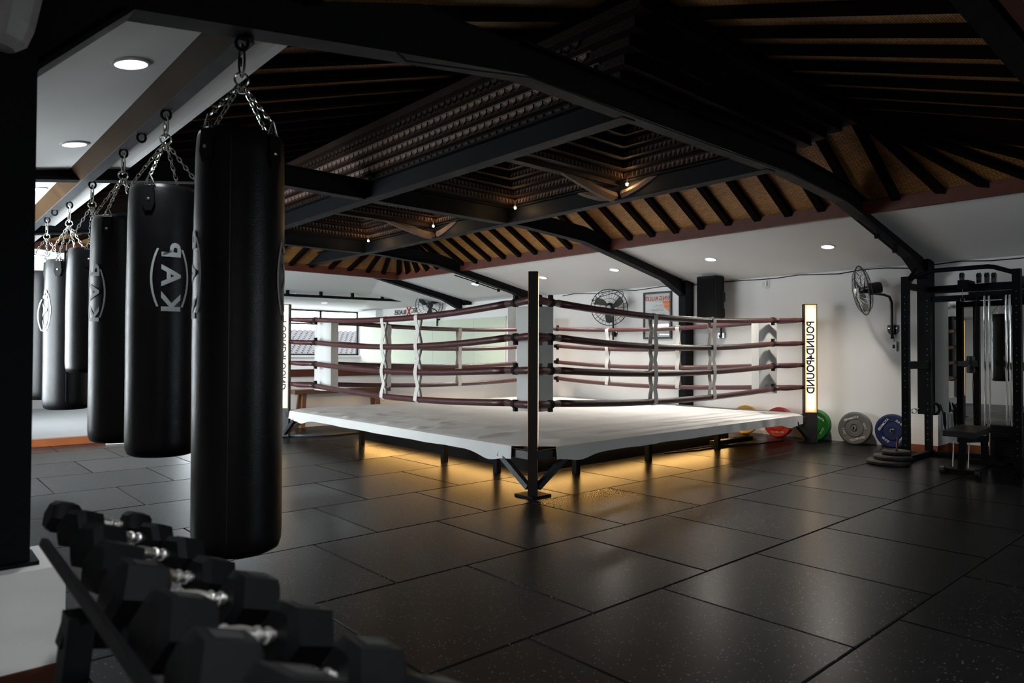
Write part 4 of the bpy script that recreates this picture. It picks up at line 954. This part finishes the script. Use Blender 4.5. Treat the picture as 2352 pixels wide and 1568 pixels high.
for y in (2.97, 1.89):
    rbar((8.84, y, .03), (9.75, y, .03), nm='base_rail'); rbar((8.84, y, 2.06), (9.60, y, 2.06), nm='top_rail'); rbar((8.84, y, 1.13), (9.60, y, 1.13), w=.05, h=.09, nm='side_rail')
rbar((9.60, 2.97, 2.055), (9.60, 1.89, 2.055), nm='top_rail', h=.09); rbar((9.62, 2.97, 1.94), (9.62, 1.4, 1.94), nm='top_rail'); rbar((9.60, 2.97, .03), (9.60, 1.89, .03), nm='base_rail')
mb = MB(); mb.tube([(8.84, 2.97, 2.13), (8.86, 2.72, 2.205), (8.86, 2.66, 2.215), (8.86, 2.15, 2.215), (8.86, 2.10, 2.205), (8.84, 1.89, 2.12)], .026, 10); mb.build('pull_up_bar', 'steel', sr, smooth=True, sharp=60)
mb = MB(); mb.bar((8.84, 2.97, 2.06), (9.3, 3.0, 2.28), .05, .05); mb.build('top_brace', 'steel', sr)
for y in (2.345, 2.30, 2.135, 2.10):
    mb = MB(); mb.tube([(9.5, y, .08), (9.5, y, 1.96)], .0115, 10); mb.build('guide_rod', 'chrome', sr, smooth=True)
rbar((9.5, 2.5, .06), (9.5, 1.95, .06), nm='rod_base'); rbar((9.5, 2.5, 1.97), (9.5, 1.95, 1.97), nm='rod_head', h=.05)
mb = MB()
for k in range(10): mb.box((9.44, 1.99, .10+k*.035), (9.56, 2.28, .131+k*.035))
mb.build('weight_stack', 'steel', sr)
rbar((9.32, 2.52, 2.08), (9.62, 2.52, 2.08), w=.10, h=.10, nm='pulley_arm')
for k, (x, y) in enumerate(((9.34, 2.53), (9.5, 2.40), (9.54, 2.33), (9.58, 2.27))):
    mb = MB(); mb.lathe([(0, .012), (.035, .012), (.028, 0), (.035, -.012), (0, -.012)], 16, (x, y, 2.185), axis=(.3, 1, 0)); mb.box((x-.016, y-.022, 2.10), (x+.016, y+.022, 2.20)); mb.build('pulley', 'fanblack', sr)
mb = MB(); mb.tube([(9.36, 2.53, 2.03), (9.36, 2.53, 1.93)], .004, 6); mb.torus((9.36, 2.53, 1.90), (1, .3, 0), .022, .004, 12, 5); mb.build('cable_clip', 'chrome', sr)
mb = MB(); mb.tube([(9.52, 2.42, 2.1), (9.515, 2.45, 1.6), (9.5, 2.47, .9), (9.5, 2.46, .25)], .004, 6); mb.build('pull_cable', 'ink', sr)
mb = MB(); mb.lathe([(.0, -.10), (.04, -.10), (.045, -.05), (.025, 0), (.045, .05), (.04, .10), (0, .10)], 14, (9.42, 2.47, 1.14)); mb.bar((9.42, 2.6, 1.15), (9.42, 2.45, 1.15), .05, .06); mb.build('foam_roller', 'fanblack', sr, smooth=True)
rbar((8.78, 2.97, .035), (8.9, 2.97, .035), w=.06, h=.05, nm='front_foot')
# plates stacked flat at the front foot, storage peg
for k in range(3):
    lab = ['bottom black rubber plate lying flat at the front foot of the squat rack', 'middle black plate of the flat pile at the squat rack foot', 'top smaller black plate of the flat pile at the squat rack foot'][k]
    t = thing('black_plate', lab, 'weight plate', (8.52+.05*k, 3.03-.02*k, .0255+.052*k)); r = (.225, .20, .15)[k]
    c = (8.52+.06*k, 3.05-.02*k, .0255+.0515*k); mb = MB(); mb.lathe([(.027, .018), (.1, .018), (.11, .025), (r-.012, .025), (r, .012), (r, -.012), (r-.012, -.025), (.027, -.025), (.027, .018)], 36, c); mb.build('plate_disc', 'pblack', t, smooth=True, sharp=30)
    mb = MB(); mb.lathe([(.0255, -.02), (.0255, .02), (.032, .02), (.032, .01)], 18, c); mb.build('hub_ring', 'fanblack', t)
t = tag(MB_ := None or (lambda: (lambda mb: (mb.tube([(8.62, 3.0, .155), (8.63, 2.99, .30)], .011, 8), mb.build('wooden_peg', 'bench'))[1])(MB()))(), 'short pale wooden peg standing in the flat black plates', 'peg')
# adjustable bench inside the rack
t = thing('workout_bench', 'black padded adjustable workout bench standing inside the squat rack', 'bench', (8.7, 2.3, 0))
mb = MB(); mb.hexa([(8.22, 2.12, .40), (8.24, 2.42, .40), (9.0, 2.46, .41), (8.98, 2.16, .41), (8.22, 2.12, .46), (8.24, 2.42, .46), (9.0, 2.46, .47), (8.98, 2.16, .47)]); mb.build('seat_pad', 'benchpad', t, bevel=.02, smooth=True, sharp=50)
mb = MB(); mb.bar((8.35, 2.28, .37), (9.3, 2.30, .30), .07, .07); mb.build('spine', 'steel', t); mb = MB(); mb.bar((8.42, 2.28, .38), (8.36, 2.28, .06), .06, .06); mb.build('front_leg', 'steel', t)
mb = MB(); mb.bar((9.25, 2.3, .33), (9.3, 2.3, .04), .06, .06); mb.build('rear_leg', 'steel', t)
for x, nm in ((8.34, 'front_foot'), (9.3, 'rear_foot')):
    mb = MB(); mb.bar((x, 2.10, .03), (x, 2.46, .03), .06, .05); mb.build(nm, 'steel', t, bevel=.005)
for y in (2.21, 2.35):
    mb = MB(); mb.tube([(8.36, y, .34), (8.32, y, .08)], .007, 8); mb.build('chrome_post', 'chrome', t)
mb = MB()
for y in (2.12, 2.44): mb.lathe([(0, -.02), (.04, -.02), (.04, .02), (0, .02)], 16, (8.30, y, .041), axis=(0, 1, 0))
mb.build('wheels', 'fanblack', t)
# things on the wall block
t = thing('spring_collar', 'small chrome spring collar on the white wall block', 'collar', (9.93, 3.24, .482))
mb = MB()
for k in range(3): mb.torus((9.93+.014*k-.014, 3.24, .52), (1, .2, 0), .03, .005, 16, 5)
mb.tube([(9.93, 3.22, .55), (9.92, 3.18, .56)], .006, 6); mb.build('coil', 'chrome', t, smooth=True)
t = thing('lifting_belt', 'black coiled lifting strap hanging over the edge of the white wall block', 'strap', (9.98, 3.03, .48))
mb = MB(); mb.torus((9.97, 3.02, .56), (.6, 1, 0), .07, .018, 20, 8, sx=1.1, sy=1); mb.build('coil', 'strapblack', t, smooth=True)
mb = MB(); mb.tube([(9.99, 2.96, .62), (10.0, 2.925, .50), (10.0, 2.915, .36), (10.03, 2.915, .30), (10.06, 2.917, .38), (10.05, 2.925, .52)], .010, 8); mb.build('hanging_loop', 'strapblack', t, smooth=True)

# ------------------------------------------------------------------ outside the far window: neighbouring tiled roof
t = thing('neighbour_roof', 'pale tiled roof of the neighbouring house outside the far window', 'roof', (7.2, 20.6, 0))
mb = MB(); mb.hexa([(1, 20.0, -.2), (13, 20.0, -.2), (13, 23.5, -.2), (1, 23.5, -.2), (1, 20.0, .55), (13, 20.0, .55), (13, 23.5, 2.05), (1, 23.5, 2.05)]); mb.build('roof_base', 'roughtile', t)
mb = MB(); sl = Vector((0, 3.5, 1.5)).normalized(); nn = Vector((0, -sl.z, sl.y))
for r in range(24):
    for c_ in range(60):
        p = Vector((1.1+.2*c_+(.1 if r % 2 else 0), 20.0, .56))+sl*(.155*r)+nn*.02
        a = Vector((.092, 0, 0)); mb.raw([p-a, p+a, p+a*.8+sl*.0-nn*.0+Vector((0, 0, -.0)), p-a+sl*.2, p+a+sl*.2, p+nn*.03, p+nn*.03+sl*.2], [(0, 5, 6, 3), (5, 1, 4, 6), (0, 1, 5)])
o = mb.build('roof_tiles', 'roughtile', t); o['kind'] = 'stuff'
